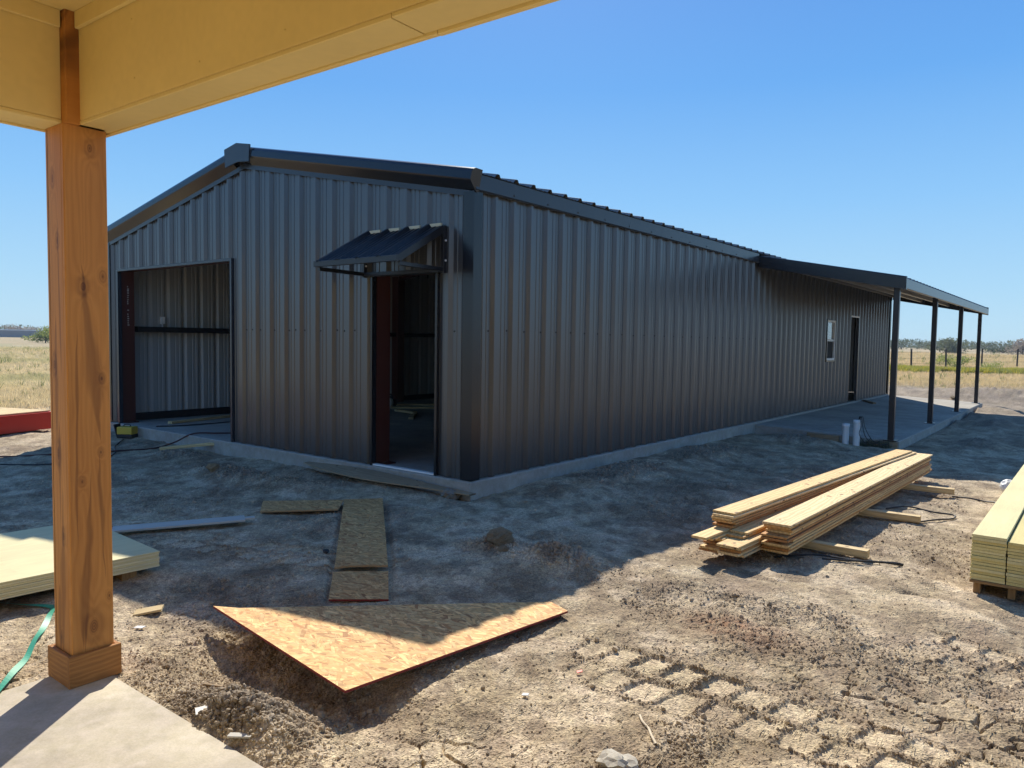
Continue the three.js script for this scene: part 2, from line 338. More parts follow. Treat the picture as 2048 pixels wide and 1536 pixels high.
function groundC(x, z) {
  const d = Math.hypot(x - 5, z - 5.6);
  const f = field(x, z);
  const n1 = fbm(x * .7 + 2, z * .7 + 9, 4), n2 = fbm(x * 3.3 + 31, z * 3.3, 4), n3 = vn(x * 24, z * 24);
  let c = lerp3(mid, pale, ss(.36, .66, n1 * .55 + n2 * .45));
  c = lerp3(c, [.66, .55, .40], .6 * ss(.60, .66, fbm(x * 2.3 + 70, z * 2.9 + 13, 4))); c = lerp3(c, darkc, .62 * ss(.52, .70, fbm(x * 1.9 + 50, z * 1.9 + 3, 4)));
  const st = fbm(x * 5.2 + z * 2.6, z * 6.8 - x * 5.0, 4); c = lerp3(c, darkc, .55 * ss(.52, .66, st)); c = lerp3(c, [.68, .57, .42], .45 * ss(.44, .33, st));
  if (d < 20) {
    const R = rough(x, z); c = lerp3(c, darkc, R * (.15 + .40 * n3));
    c = lerp3(c, rust, .75 * G(x, z, 3.42, 1.75, .28, .16) * (.4 + n3));
    const t = tread(x, z);
    if (t) { c = lerp3(c, [.68, .56, .385], t[0] * (.65 + .35 * n2)); c = lerp3(c, [.29, .212, .132], t[1] * .7); }
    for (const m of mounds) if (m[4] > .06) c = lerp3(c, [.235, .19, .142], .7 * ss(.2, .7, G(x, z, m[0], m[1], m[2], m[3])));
  }
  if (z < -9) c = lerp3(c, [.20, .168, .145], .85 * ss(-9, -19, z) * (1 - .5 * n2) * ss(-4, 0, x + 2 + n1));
  if (f > 0) {
    const a = fbm(x * .12, z * .12, 3), b = fbm(x * .9, z * .9, 3);
    let g = lerp3([.48, .40, .24], [.39, .35, .19], ss(.4, .62, a)); g = lerp3(g, [.54, .46, .30], ss(.5, .72, b) * .7);
    if (z < -28) g = lerp3(g, [.46, .35, .20], .6);
    c = lerp3(c, g, f);
  }
  return c;
}
{
  // one sheet to the horizon; its mesh is fine where the yard lies and coarse elsewhere
  const ox = 5.0, oz = 5.75, ang = [], rad = [0];
  const mid0 = -Math.PI / 2 - .66;                   // towards the yard
  for (let a = -Math.PI; a < -.86; a += .07) ang.push(a);
  for (let i = 0; i <= 900; i++) ang.push(-.80 + 1.6 * i / 900);
  for (let a = .86; a < Math.PI; a += .07) ang.push(a);
  for (let r = .5; r < 2.2; r += .25) rad.push(r);
  for (let r = 2.3; r < 6; r *= 1.0026) rad.push(r);
  for (let r = 6; r < 16; r *= 1.0045) rad.push(r);
  for (let r = 16; r < 70; r *= 1.014) rad.push(r);
  for (let r = 70; r < 2600; r *= 1.06) rad.push(r);
  const na = ang.length, nr = rad.length, P = new Float32Array(na * nr * 3), C = new Float32Array(na * nr * 3), U = new Float32Array(na * nr * 2), I = [];
  for (let j = 0; j < nr; j++) for (let i = 0; i < na; i++) {
    const a = mid0 + ang[i], k = j * na + i, x = ox + Math.cos(a) * rad[j], z = oz + Math.sin(a) * rad[j];
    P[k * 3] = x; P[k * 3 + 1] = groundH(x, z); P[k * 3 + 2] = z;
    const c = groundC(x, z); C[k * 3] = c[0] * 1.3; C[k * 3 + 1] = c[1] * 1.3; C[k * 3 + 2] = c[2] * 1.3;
    U[k * 2] = x; U[k * 2 + 1] = z;
    if (j) { const i2 = (i + 1) % na, p = (j - 1) * na; I.push(p + i, k, j * na + i2, p + i, j * na + i2, p + i2); }
  }
  const g = new THREE.BufferGeometry();
  g.setAttribute('position', new THREE.BufferAttribute(P, 3)); g.setAttribute('color', new THREE.BufferAttribute(C, 3)); g.setAttribute('uv', new THREE.BufferAttribute(U, 2));
  g.setIndex(I); g.computeVertexNormals();
  if (g.attributes.normal.getY(na * 40 + 100) < 0) { for (let i = 0; i < I.length; i += 3) { const t = I[i]; I[i] = I[i + 1]; I[i + 1] = t; } g.setIndex(I); g.computeVertexNormals(); }
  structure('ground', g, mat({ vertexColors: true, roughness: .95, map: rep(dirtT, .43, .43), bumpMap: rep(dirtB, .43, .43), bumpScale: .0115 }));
}
const gy = (x, z) => groundH(x, z);

// ---------------------------------------------------------------- concrete
function slabG(x0, x1, z0, z1, top, bottom) {          // top(x, z)
  const f = new Faces(), b = .012, T = (x, z, dy = 0) => [x, top(x, z) - dy, z];
  const c = [[x0, z0], [x1, z0], [x1, z1], [x0, z1]], q = [[x0 + b, z0 + b], [x1 - b, z0 + b], [x1 - b, z1 - b], [x0 + b, z1 - b]];
  f.quad(T(...q[0]), T(...q[3]), T(...q[2]), T(...q[1]), q[0], q[3], q[2], q[1]);
  for (let i = 0; i < 4; i++) {
    const j = (i + 1) % 4, A = c[i], B = c[j], l = Math.hypot(A[0] - B[0], A[1] - B[1]);
    f.quad(T(...q[i]), T(...q[j]), T(...B, b), T(...A, b), [0, 0], [l, 0], [l, .02], [0, .02]);
    f.quad(T(...A, b), T(...B, b), [B[0], bottom, B[1]], [A[0], bottom, A[1]], [0, .02], [l, .02], [l, .5], [0, .5]);
  }
  return f.geo();
}
structure('foundation_slab', slabG(-7.80, .062, -18.97, .066, () => -.012, -.55), M.conc);
structure('porch_slab', slabG(.066, 2.44, -19.12, -7.83, x => -.045 - .04 * x, -.6), M.conc);
structure('house_porch_slab', slabG(1.115, 9, 4.09, 7.2, () => -.2, -.55), M.concPorch);

// ---------------------------------------------------------------- the metal building
const bld = thing('metal_building', 'long dark grey ribbed metal building with gable front and side porch', 'building');
const W = 7.72, L = 18.9, EAVE = 3.0, PITCH = .195;
const roofY = x => 3.045 + PITCH * Math.min(-x, W + x);
// profile of a ribbed sheet over one 0.305 m period: [along, out]
const ribP = (() => { const p = []; const R = .038; p.push([0, 0], [.0, 0]); return [[.0, 0], [.050, 0], [.056, .0065], [.068, .0065], [.074, 0], [.116, 0], [.122, .0065], [.134, .0065], [.140, 0], [.178, 0], [.208, R - .002], [.2105, R], [.2445, R], [.247, R - .002], [.277, 0]]; })();
function profile(s0, s1, phase, cuts = []) {
  const pts = []; const k0 = Math.floor((s0 - phase) / .3048) - 1, k1 = Math.ceil((s1 - phase) / .3048) + 1;
  for (let k = k0; k <= k1; k++) for (const [a, d] of ribP) pts.push([phase + k * .3048 + a, d]);
  pts.push([phase + (k1 + 1) * .3048, 0]);
  const at = s => { for (let i = 0; i + 1 < pts.length; i++) if (pts[i][0] <= s && pts[i + 1][0] > s) { const t = (s - pts[i][0]) / (pts[i + 1][0] - pts[i][0]); return pts[i][1] + (pts[i + 1][1] - pts[i][1]) * t; } return 0; };
  const out = pts.filter(p => p[0] > s0 + 1e-4 && p[0] < s1 - 1e-4);
  for (const s of [s0, s1, ...cuts.filter(c => c > s0 && c < s1)]) out.push([s, at(s)]);
  return out.sort((a, b) => a[0] - b[0]);
}
// upright ribbed wall: place(s, out, y) -> point; top(s); holes [s0, s1, y0, y1]
function wallPanel(s0, s1, phase, place, top, holes, bottom = -.004) {
  const pr = profile(s0, s1, phase, holes.flatMap(h => [h[0], h[1]]).concat([W / 2])), f = new Faces();
  for (let i = 0; i + 1 < pr.length; i++) {
    const [a, da] = pr[i], [b, db] = pr[i + 1]; if (b - a < 1e-5) continue; const m = (a + b) / 2;
    let spans = [[bottom, bottom, top(a), top(b)]];
    for (const h of holes) if (m > h[0] && m < h[1]) {
      spans = [[h[3], h[3], top(a), top(b)]]; if (h[2] > bottom) spans.push([bottom, bottom, h[2], h[2]]);
    }
    for (const [ya, yb, Ya, Yb] of spans) f.quad(place(a, da, ya), place(b, db, yb), place(b, db, Yb), place(a, da, Ya), [a, ya], [b, yb], [b, Yb], [a, Ya]);
  }
  return f.geo();
}
const GAR = [4.19, 7.42, -.02, 2.405], DOOR = [.44, 1.43, -.02, 2.085], WIN = [12.35, 13.05, 1.05, 2.0], DOOR2 = [14.38, 15.18, -.02, 2.13];
const PW = .9144;
const front = (s, o, y) => [-s, y, o], side = (s, o, y) => [o, y, -s], back = (s, o, y) => [-s, y, -L - o], far = (s, o, y) => [-W - o, y, -s];
const gTop = s => roofY(-s) - .06;
for (let s = 0; s < W - .02; s += PW) {
  part('wall_panel', wallPanel(s, Math.min(W, s + PW), .08, front, gTop, [GAR, DOOR]), M.wall, bld);
  part('wall_panel', wallPanel(s, Math.min(W, s + PW), .08, back, gTop, []), M.wall, bld);
}
for (let s = 0; s < L - .02; s += PW) {
  const e = Math.min(L, s + PW);
  part('wall_panel', wallPanel(s, e, .095, side, () => EAVE, [WIN, DOOR2]), M.wallSide, bld);
  part('wall_panel', wallPanel(s, e, .095, far, () => EAVE, []), M.wall, bld);
  part('wall_liner', wallPanel(s, e, .095, (q, o, y) => [-W - o + .004, y, -q], () => EAVE - .01, [], .002), M.liner, bld);
}
// roof sheets, ribs running down the slope
function roofPanel(z0, z1, x0, y0, x1, y1, phase) {
  const pr = profile(-z0, -z1, phase), f = new Faces(), l = Math.hypot(x1 - x0, y1 - y0), nx = -(y1 - y0) / l * Math.sign(x1 - x0), ny = Math.abs(x1 - x0) / l;
  for (let i = 0; i + 1 < pr.length; i++) {
    const [a, da] = pr[i], [b, db] = pr[i + 1], P = (s, o, x, y) => [x + nx * o, y + ny * o, -s];
    f.quad(P(a, da, x0, y0), P(b, db, x0, y0), P(b, db, x1, y1), P(a, da, x1, y1), [a, 0], [b, 0], [b, l], [a, l]);
  }
  return f.geo();
}
for (let s = -.1; s < L + .08; s += PW) {
  const e = Math.min(L + .1, s + PW);
  part('roof_panel', roofPanel(-s, -e, -W / 2, roofY(-W / 2), .095, 3.045 - PITCH * .095, .03), M.roofUnder, bld);
  part('roof_panel', roofPanel(-s, -e, -W / 2, roofY(-W / 2), -W - .095, 3.045 - PITCH * .095, .03), M.roofUnder, bld);
}
part('ridge_cap', prism([[-.22, -.012], [0, .042], [.22, -.012], [.22, -.006], [0, .05], [-.22, -.006]], [-W / 2, roofY(-W / 2), .10], [-W / 2, roofY(-W / 2), -L - .1], [1, 0, 0], [0, 1, 0]), M.trim, bld);
// rake trim: an upper face that looks at the sky and a lower one that looks at the ground
const rakeO = [[-.02, .035], [.085, .038], [.118, .024], [.134, -.005], [.140, -.075], [.132, -.088], [.03, -.178], [-.005, -.178]];
part('rake_trim', prism(rakeO, [.10, roofY(0) - PITCH * .10, .01], [-W / 2 + .2, roofY(-W / 2 + .2), .01], [0, 0, 1], [PITCH, 1, 0]), M.trim, bld);
part('rake_trim', prism(rakeO, [-W - .10, roofY(-W) - PITCH * .1, .01], [-W / 2 - .2, roofY(-W / 2 - .2), .01], [0, 0, 1], [-PITCH, 1, 0]), M.trim, bld);
part('rake_trim', prism(rakeO, [.10, roofY(0) - PITCH * .10, -L - .01], [-W / 2, roofY(-W / 2), -L - .01], [0, 0, -1], [PITCH, 1, 0]), M.trim, bld);
part('rake_trim', prism(rakeO, [-W - .10, roofY(-W) - PITCH * .1, -L - .01], [-W / 2, roofY(-W / 2), -L - .01], [0, 0, -1], [-PITCH, 1, 0]), M.trim, bld);
for (const s of [1, -1]) part('drip_edge', prism([[.034, -.236], [.046, -.236], [.046, -.172], [.034, -.172]], [s > 0 ? .0 : -W, roofY(0), 0], [-W / 2, roofY(-W / 2), 0], [0, 0, 1], [0, 1, 0]), M.trim2, bld);
{ const c = -W / 2, y = roofY(c); part('peak_plate', prism([[0, y + .065], [.285, y + .012], [.275, y - .20], [.02, y - .175], [-.255, y - .215], [-.275, y + .016]], [c, 0, .142], [c, 0, .165], [1, 0, 0], [0, 1, 0]), M.trim2, bld); }
// eave trim, corner trims
const eaveO = [[.030, -.15], [.062, -.15], [.075, -.135], [.075, .012], [.03, .02]];
part('eave_trim', prism(eaveO, [0, 3.01, .05], [0, 3.01, -3.93], [1, 0, 0], [0, 1, 0]), M.trim2, bld);
part('eave_trim', prism(eaveO, [.001, 3.008, -3.91], [.001, 3.008, -7.72], [1, 0, 0], [0, 1, 0]), M.trim2, bld);
part('eave_trim', prism(eaveO, [-W, 3.01, .05], [-W, 3.01, -L], [-1, 0, 0], [0, 1, 0]), M.trim2, bld);
const cornO = [[.052, .052], [-.088, .052], [-.088, .042], [.042, .042], [.042, -.082], [.052, -.082]];
part('corner_trim', prism(cornO, [0, -.005, 0], [0, 2.86, 0], [1, 0, 0], [0, 0, 1]), M.trim, bld);
part('corner_trim', prism(cornO, [0, -.005, -L], [0, 2.86, -L], [1, 0, 0], [0, 0, -1]), M.trim, bld);
part('corner_trim', prism(cornO, [-W, -.005, 0], [-W, 2.86, 0], [-1, 0, 0], [0, 0, 1]), M.trim, bld);
part('corner_trim', prism(cornO, [-W, -.005, -L], [-W, 2.86, -L], [-1, 0, 0], [0, 0, -1]), M.trim, bld);
part('door_sill', boxAt(-1.42, -.47, -.0115, .006, -.03, .03, .002), M.white, bld);
// opening trims and red primed steel framing
const fram = (name, x0, x1, y0, y1, z0, z1, m = M.trim2) => part(name, boxAt(x0, x1, y0, y1, z0, z1, .002), m, bld);
fram('opening_trim', -4.225, -4.186, -.01, 2.44, -.02, .042); fram('opening_trim', -7.424, -7.386, -.01, 2.44, -.02, .042); fram('opening_trim', -7.386, -4.225, 2.402, 2.44, -.02, .042);
fram('opening_trim', -1.452, -1.422, -.01, 2.11, -.02, .044, M.trim); fram('opening_trim', -.468, -.436, -.01, 2.11, -.02, .044, M.trim); fram('opening_trim', -1.422, -.468, 2.08, 2.11, -.02, .044, M.trim);
const channel = (h) => [[0, 0], [.065, 0], [.065, .006], [.006, .006], [.006, .194], [.065, .194], [.065, .2], [0, .2]];
for (const [x, d] of [[-4.19, 1], [-7.42, -1], [-1.43, -1], [-.44, 1]]) {
  const j = part('steel_jamb', prism(channel(), [x, -.008, -.035], [x, x < -2 ? 2.95 : 2.9, -.035], [d, 0, 0], [0, 0, -1]), M.steel, bld);
  part('base_plate', boxAt(x - .1, x + .1, -.011, .004, -.24, -.03, .001), M.steel, j);
}
fram('steel_header', -7.42, -4.19, 2.42, 2.48, -.235, -.035, M.steel); fram('steel_header', -1.43, -.44, 2.10, 2.16, -.235, -.035, M.steel);
// stencilled marks on the jamb beside the wide opening
{ const f = new Faces(); let y = 1.52; for (let i = 0; i < 20; i++) { const h = rr(.012, .03), w = rr(.012, .03); if (rnd() < .85) f.quadM([-7.4155, y, -.12], [-7.4155, y, -.12 - w], [-7.4155, y + h, -.12 - w], [-7.4155, y + h, -.12]); y += .034; } part('stencil_marks', f.geo(), mat({ color: lin(.45, .42, .38), roughness: .8 }), bld).userData.kind = 'stuff'; }
// frames inside: columns, rafters, girts, base rail
for (const z of [-.42, -6.2, -12.4, -18.4]) for (const x of [-W + .16, -.16]) if (z < -1) fram('steel_column', x - .1, x + .1, -.01, 2.86, z - .1, z + .1, M.steel);
for (const z of [-6.2, -12.4]) for (const s of [-1, 1]) part('steel_rafter', between([-W / 2 + s * (W / 2 - .1), 2.82, z], [-W / 2, 3.52, z], .15, .25), M.steel, bld);
for (const y of [1.50, 2.55]) { if (y < 2) fram('girt', -W + .02, -W + .2, y - .045, y + .045, -18.7, -.34, M.dark); fram('girt', -.2, -.02, y - .045, y + .045, y < 2 ? -12.2 : -18.7, -.3, M.dark); }
fram('base_rail', -W + .02, -W + .12, -.008, .11, -18.8, -.1, M.dark);
{ const e = part('electric_fitting', boxAt(-W + .01, -W + .06, 1.6, 1.72, -.87, -.80), M.white, bld); part('conduit', boxAt(-W + .02, -W + .04, 1.54, 1.6, -.845, -.825), M.white, e); }
// screws along the girt line: too small to pick apart
{
  const g0 = new THREE.CylinderGeometry(.007, .011, .008, 6), gs = [];
  for (let k = 0; k < 25; k++) for (const a of [.155, .03]) { const s = .08 + k * .3048 + (a === .03 ? .03 : .155); if (s < W - .1 && s > .2 && !(s > GAR[0] && s < GAR[1]) && !(s > DOOR[0] && s < DOOR[1])) for (const y of [1.49]) { if (a === .03 && k % 3) continue; const g = g0.clone().rotateX(Math.PI / 2); g.translate(-s, y + rr(-.006, .006), .004); gs.push(g); } }
  for (let k = 0; k < 62; k++) { const s = .095 + k * .3048 + .155; if (s < .2 || s > L - .1 || (s > WIN[0] && s < WIN[1]) || (s > DOOR2[0] && s < DOOR2[1])) continue; const g = g0.clone().rotateZ(-Math.PI / 2); g.translate(.004, 1.5 + rr(-.006, .006), -s); gs.push(g); if (k % 2) { const h = g0.clone().rotateZ(-Math.PI / 2); h.translate(.078, 2.90, -s); gs.push(h); } }
  part('screws', mergeGeometries(gs), M.dark, bld).userData.kind = 'stuff';
}
// window
{
  const w = sub('window', bld), z0 = -12.36, z1 = -13.04, y0 = 1.06, y1 = 1.99;
  const F = (n, a, b, c, d, e, f, m = M.white) => part(n, boxAt(a, b, c, d, e, f, .003), m, w);
  F('window_frame', -.05, .028, y0, y0 + .05, z1, z0); F('window_frame', -.05, .028, y1 - .05, y1, z1, z0);
  F('window_frame', -.05, .028, y0 + .05, y1 - .05, z0 - .05, z0); F('window_frame', -.05, .028, y0 + .05, y1 - .05, z1, z1 + .05);
  F('meeting_rail', -.04, .018, 1.50, 1.55, z1 + .05, z0 - .05);
  F('upper_pane', -.012, -.008, 1.55, y1 - .05, z1 + .05, z0 - .05, M.glass); F('lower_pane', -.03, -.026, y0 + .05, 1.50, z1 + .05, z0 - .05, M.glass);
  F('insect_screen', -.012, -.009, y0 + .05, 1.50, z1 + .05, z0 - .05, mat({ color: lin(.03, .03, .032), roughness: .95 })); F('window_trim', -.01, .04, y0 - .03, y1 + .02, z0, z0 + .035, M.trim); F('window_trim', -.01, .04, y0 - .03, y0, z1, z0, M.trim);
}
fram('door_trim', -.02, .042, -.01, 2.16, -14.382, -14.35, M.trim2); fram('door_trim', -.02, .042, -.01, 2.16, -15.21, -15.178, M.trim2); fram('door_trim', -.02, .044, 2.125, 2.16, -15.178, -14.382, M.white);
// side porch: columns, sheets, fascia, purlins
const pY = x => 2.965 - .195 * x;
for (const z of [-7.87, -11.52, -15.17, -18.82]) {
  const c = part('porch_column', boxAt(2.265, 2.355, -.14, 2.42, z - .045, z + .045, .006), M.blackMetal, bld);
  part('base_plate', boxAt(2.21, 2.41, -.142, -.128, z - .1, z + .1, .002), M.blackMetal, c);
}
for (let s = 7.76; s < 19.1; s += PW) { const e = Math.min(19.12, s + PW); part('porch_roof_panel', roofPanel(-s, -e, .03, pY(.03), 2.44, pY(2.44), .03), M.roofUnder, bld); }
for (const x of [.12, .8, 1.5, 2.31]) part('porch_purlin', boxAt(x - .03, x + .03, pY(x) - .105, pY(x) - .008, -19.05, -7.80, .002), x > 2 ? M.blackMetal : x < .2 ? M.trim2 : M.roofUnder, bld);
part('porch_fascia', prism([[0, .045], [.05, .04], [.06, .02], [.06, -.17], [0, -.17]], [.078, pY(.078), -7.76], [2.47, pY(2.47), -7.76], [0, 0, 1], [0, 1, 0]), M.trim, bld);
part('porch_fascia', prism([[0, .045], [.05, .04], [.06, .02], [.06, -.17], [0, -.17]], [.03, pY(.03), -19.1], [2.47, pY(2.47), -19.1], [0, 0, -1], [0, 1, 0]), M.trim, bld);
part('porch_eave_trim', prism([[-.02, -.16], [.012, -.16], [.024, -.15], [.024, .0], [.0, .012], [-.02, .012]], [2.445, pY(2.445), -7.765], [2.445, pY(2.445), -19.1], [1, 0, 0], [0, 1, 0]), M.trim2, bld);
// awning over the door
{
  const a = sub('door_awning', bld), x0 = -1.53, x1 = -.335, zt = .05, yt = 2.535, zf = .70, yf = 2.165;
  for (const x of [x0, x1]) {
    const m = part('mount_plate', boxAt(x - .02, x + .02, 2.075, 2.545, .036, .085, .003), M.blackMetal, a); void m;
    part('side_rail', between([x, yt - .02, zt + .03], [x, yf, zf], .035, .07), M.blackMetal, a);
    part('lower_rail', between([x, 2.11, zt + .03], [x, yf - .045, zf - .02], .03, .04), M.blackMetal, a);
    for (const y of [2.2, 2.4]) part('bolt', new THREE.CylinderGeometry(.011, .011, .012, 8).rotateZ(Math.PI / 2).translate(x + .024, y, .06), M.white, a);
  }
  part('front_rail', boxAt(x0 - .02, x1 + .02, yf - .03, yf + .03, zf, zf + .035), M.blackMetal, a);
  part('wall_rail', boxAt(x0 + .02, x1 - .02, 2.085, 2.125, .05, .09), M.blackMetal, a);
  const f = new Faces(), pr = profile(-x1 + .02, -x0 - .02, .02), dy = (yf - yt) / (zf - zt), nl = Math.hypot(1, dy);
  const P = (s, o, z) => [-s, yt + .022 + dy * (z - zt) + o / nl * .8, z - dy * o / nl * .8];
  for (let i = 0; i + 1 < pr.length; i++) { const [p, dp] = pr[i], [q, dq] = pr[i + 1]; f.quad(P(p, dp, zt), P(q, dq, zt), P(q, dq, zf + .03), P(p, dp, zf + .03), [p, 0], [q, 0], [q, .8], [p, .8]); }
  part('awning_sheet', f.geo(), M.blackMetal, a);
  for (let k = 0; k < 4; k++) { const s = .375 + k * .3; if (s < 1.5) part('foam_closure', boxAt(-Math.min(s + .17, 1.5), -s, yt + .012, yt + .046, .045, .07, .004), mat({ color: lin(.62, .55, .36), roughness: .9 }), a); }
}

// ---------------------------------------------------------------- the house porch where the photographer stands
const house = thing('house_porch', 'open house porch with pale yellow boards and an orange wooden corner post', 'porch', null, [1.226, 0, 4.175]);
{
  const t1 = postTex([[.60, .965, .013], [.4, .72, .014], [.86, .74, .009], [.80, .555, .008], [.52, .10, .024], [.3, .37, .008], [.75, .42, .007], [.9, .15, .006]], 3.1, [[.55, .60, .16, .10, -.18], [.62, .57, .09, .16, -.1], [.42, .22, .17, .07, .10], [.3, .15, .09, .09, .05], [.75, .3, .12, .05, -.05], [.2, .45, .2, .04, .03]], 1);
  const t2 = postTex([[.35, .91, .014], [.62, .80, .013], [.25, .58, .018], [.4, .42, .020], [.7, .27, .014], [.4, .08, .010]], 9.4, [[.35, .55, .12, .10, .05], [.5, .38, .10, .12, 0], [.6, .20, .16, .18, .08], [.3, .1, .08, .15, 0], [.7, .7, .14, .07, -.06]], 1);
  const face = (w, h, m, name, ry, px, pz, parent) => {            // a board of the boxed post, 20 mm thick, joints open a little
    const f = new Faces(), c = .004, t = .02, y0 = -.2, y1 = y0 + h;
    const X = w / 2;
    f.quad([-X + c, y0, t], [X - c, y0, t], [X - c, y1, t], [-X + c, y1, t], [c / w, 0], [1 - c / w, 0], [1 - c / w, 1], [c / w, 1]);
    for (const s of [-1, 1]) { f.quad([s * (X - c), y0, t], [s * X, y0, t - c], [s * X, y1, t - c], [s * (X - c), y1, t], [.98, 0], [1, 0], [1, 1], [.98, 1]); f.quad([s * X, y0, t - c], [s * X, y0, 0], [s * X, y1, 0], [s * X, y1, t - c], [.96, 0], [.99, 0], [.99, 1], [.96, 1]); }
    f.quad([-X, y1, t - c], [X, y1, t - c], [X, y1, 0], [-X, y1, 0], [0, 1], [1, 1], [1, .99], [0, .99]);
    const g = f.geo(); g.rotateY(ry); g.translate(px, 0, pz); return part(name, g, m, parent);
  };
  const post = sub('porch_post', house), H = 2.52;
  const m1 = mat({ map: t1, roughness: .62, bumpMap: t1, bumpScale: .0008 }), m2 = mat({ map: t2, roughness: .62, bumpMap: t2, bumpScale: .0008 });
  const o = .0925;
  face(2 * o - .0415, H, m2, 'post_board', 0, 0, o - .02, post);          // towards +z
  face(2 * o, H, m1, 'post_board', Math.PI / 2, o - .02, 0, post);        // towards +x
  face(2 * o - .0415, H, m1, 'post_board', Math.PI, 0, -o + .02, post);
  face(2 * o, H, m2, 'post_board', -Math.PI / 2, -o + .02, 0, post);
  part('post_core', boxAt(-.07, .118, 2.321, 2.80, -.08, .087, .004), mat({ map: rep(t1, 1, .3), roughness: .62, color: lin(.95, .9, .85) }), post);
  const bm = mat({ color: lin(.56, .27, .075), roughness: .7, map: woodMap }), b = .115, hb = -.2 + .145;
  part('base_trim', boxAt(-b + .019, b - .019, -.2, hb, b - .02, b, .003), bm, post); part('base_trim', boxAt(-b + .019, b - .019, -.2, hb, -b, -b + .02, .003), bm, post);
  part('base_trim', boxAt(b - .02, b + .001, -.2, hb, -b, b, .003), bm, post); part('base_trim', boxAt(-b - .001, -b + .02, -.2, hb, -b, b, .003), bm, post);
  // beams: boxed boards, a strip under the ceiling, ceiling, back wall, roof
  const r = new THREE.Group(); r.name = 'porch_frame'; r.rotation.y = .022; house.add(r);
  const B = 2.321, T = 2.727, C = 2.80;
  part('beam_board', boxAt(.0, 7.6, B + .018, T + .02, .012, .032, .003), M.primed, r);          // inner face along x
  part('beam_soffit', boxAt(.0, 2.05, B, B + .017, -.108, .033, .003), M.primed, r); part('beam_soffit', boxAt(2.054, 7.6, B + .002, B + .017, -.108, .033, .003), M.primed, r);
  part('beam_fascia', boxAt(-.108, 2.1, B - .008, C + .25, -.128, -.1085, .003), M.primed, r); part('beam_fascia', boxAt(2.104, 7.6, B - .010, C + .25, -.128, -.1085, .003), M.primed, r);
  part('ceiling_strip', boxAt(.125, 7.6, T, C, .033, .052, .003), M.primed, r);
  part('beam_board', boxAt(.048, .068, B + .018, T + .02, .09, 2.75, .003), M.primed, r);         // inner face along z
  part('beam_soffit', boxAt(-.105, .069, B, B + .017, .034, 2.75, .003), M.primed, r);
  part('beam_fascia', boxAt(-.126, -.1055, B - .008, C + .25, -.108, 2.75, .003), M.primed, r);
  part('ceiling_strip', boxAt(.069, .088, T, C, .095, 2.75, .003), M.primed, r);
  part('ceiling', boxAt(-.1, 7.6, C, C + .02, -.1, 2.75, .002), M.primed, r);
  part('house_wall', boxAt(-.1, 7.7, -.22, C + .4, 2.76, 2.95, .003), M.primed, r);
  part('house_roof', prism([[-.5, C + .22], [3.6, C + 1.5], [3.6, C + 1.56], [-.5, C + .28]], [-.6, 0, 0], [7.8, 0, 0], [0, 0, 1], [0, 1, 0]), M.dark, r);
  const nails = []; for (let i = 0; i < 30; i++) for (const y of [2.42, 2.66]) if (i % 2) nails.push(new THREE.CylinderGeometry(.003, .003, .002, 6).rotateX(Math.PI / 2).translate(.35 + i * .24 + rr(-.02, .02), y + rr(-.02, .02), .033));
  part('nail_heads', mergeGeometries(nails), mat({ color: lin(.62, .46, .18), roughness: .6 }), r).userData.kind = 'stuff';
}

// ---------------------------------------------------------------- timber and sheets on the ground
// a flat sheet given by its corners (in order round it), thickness downwards
function sheetG(pts, t, edge) {
  const f = new Faces(), n = pts.length, cx = pts[0][0], cz = pts[0][2];
  const tri = THREE.ShapeUtils.triangulateShape(pts.map(p => new THREE.Vector2(p[0], p[2])), []), uv = p => [p[0] - cx, p[2] - cz], dn = p => [p[0], p[1] - t, p[2]];
  for (const [a, b, c] of tri) { f.tri(pts[a], pts[c], pts[b], uv(pts[a]), uv(pts[c]), uv(pts[b])); f.tri(dn(pts[a]), dn(pts[b]), dn(pts[c]), uv(pts[a]), uv(pts[b]), uv(pts[c])); }
  const e = new Faces(), red = new Faces();
  for (let i = 0; i < n; i++) { const a = pts[i], b = pts[(i + 1) % n], q = edge && edge.includes(i) ? red : e, l = Math.hypot(a[0] - b[0], a[2] - b[2]); q.quad(a, b, dn(b), dn(a), [0, 0], [l, 0], [l, t], [0, t]); }
  return [f.geo(), e.geo(), red.p.length ? red.geo() : null];
}
function osb(name, label, pts, t, m, edge) {
  const o = thing(name, label, 'board'), [a, b, c] = sheetG(pts, t, edge);
  part('face', a, m, o); part('raw_edge', b, M.osbEdge, o); if (c) part('red_edge', c, M.redEdge, o); return o;
}
osb('osb_sheet', 'large triangular strand board sheet lying half in sun on the dirt', [[1.13, -.088, 3.465], [2.50, -.076, 3.677], [2.607, -.135, 2.15], [2.44, -.14, 2.075], [1.25, -.095, 3.38]], .012, M.osb, [0, 1]);
{ const h = (x, z, d) => [x, Math.max(gy(x, z), -.165) + .018 + d, z];
  osb('osb_strip', 'long grey strand board strip lying in the shade, cracked near its end', [[-.70, -.135, 1.03], [.975, -.128, 2.50], [1.03, -.118, 2.435], [1.085, -.112, 2.41], [1.14, -.112, 2.35], [1.19, -.108, 2.33], [1.245, -.112, 2.27], [-.46, -.135, .755]], .012, M.osbOld);
  osb('osb_strip', 'short broken strand board piece with red end beside the large sheet', [[1.005, -.142, 2.535], [1.385, -.150, 2.875], [1.655, -.150, 2.645], [1.265, -.142, 2.285], [1.20, -.142, 2.35], [1.135, -.142, 2.40], [1.08, -.142, 2.445]], .012, M.osbOld, [1]);
  osb('osb_strip', 'short strand board offcut lying crosswise against the long grey strip', [[-1.17, -.128, 1.60], [-.82, -.128, 1.865], [-.36, -.122, 1.38], [-.62, -.118, 1.10]], .012, M.osbOld); void h; }
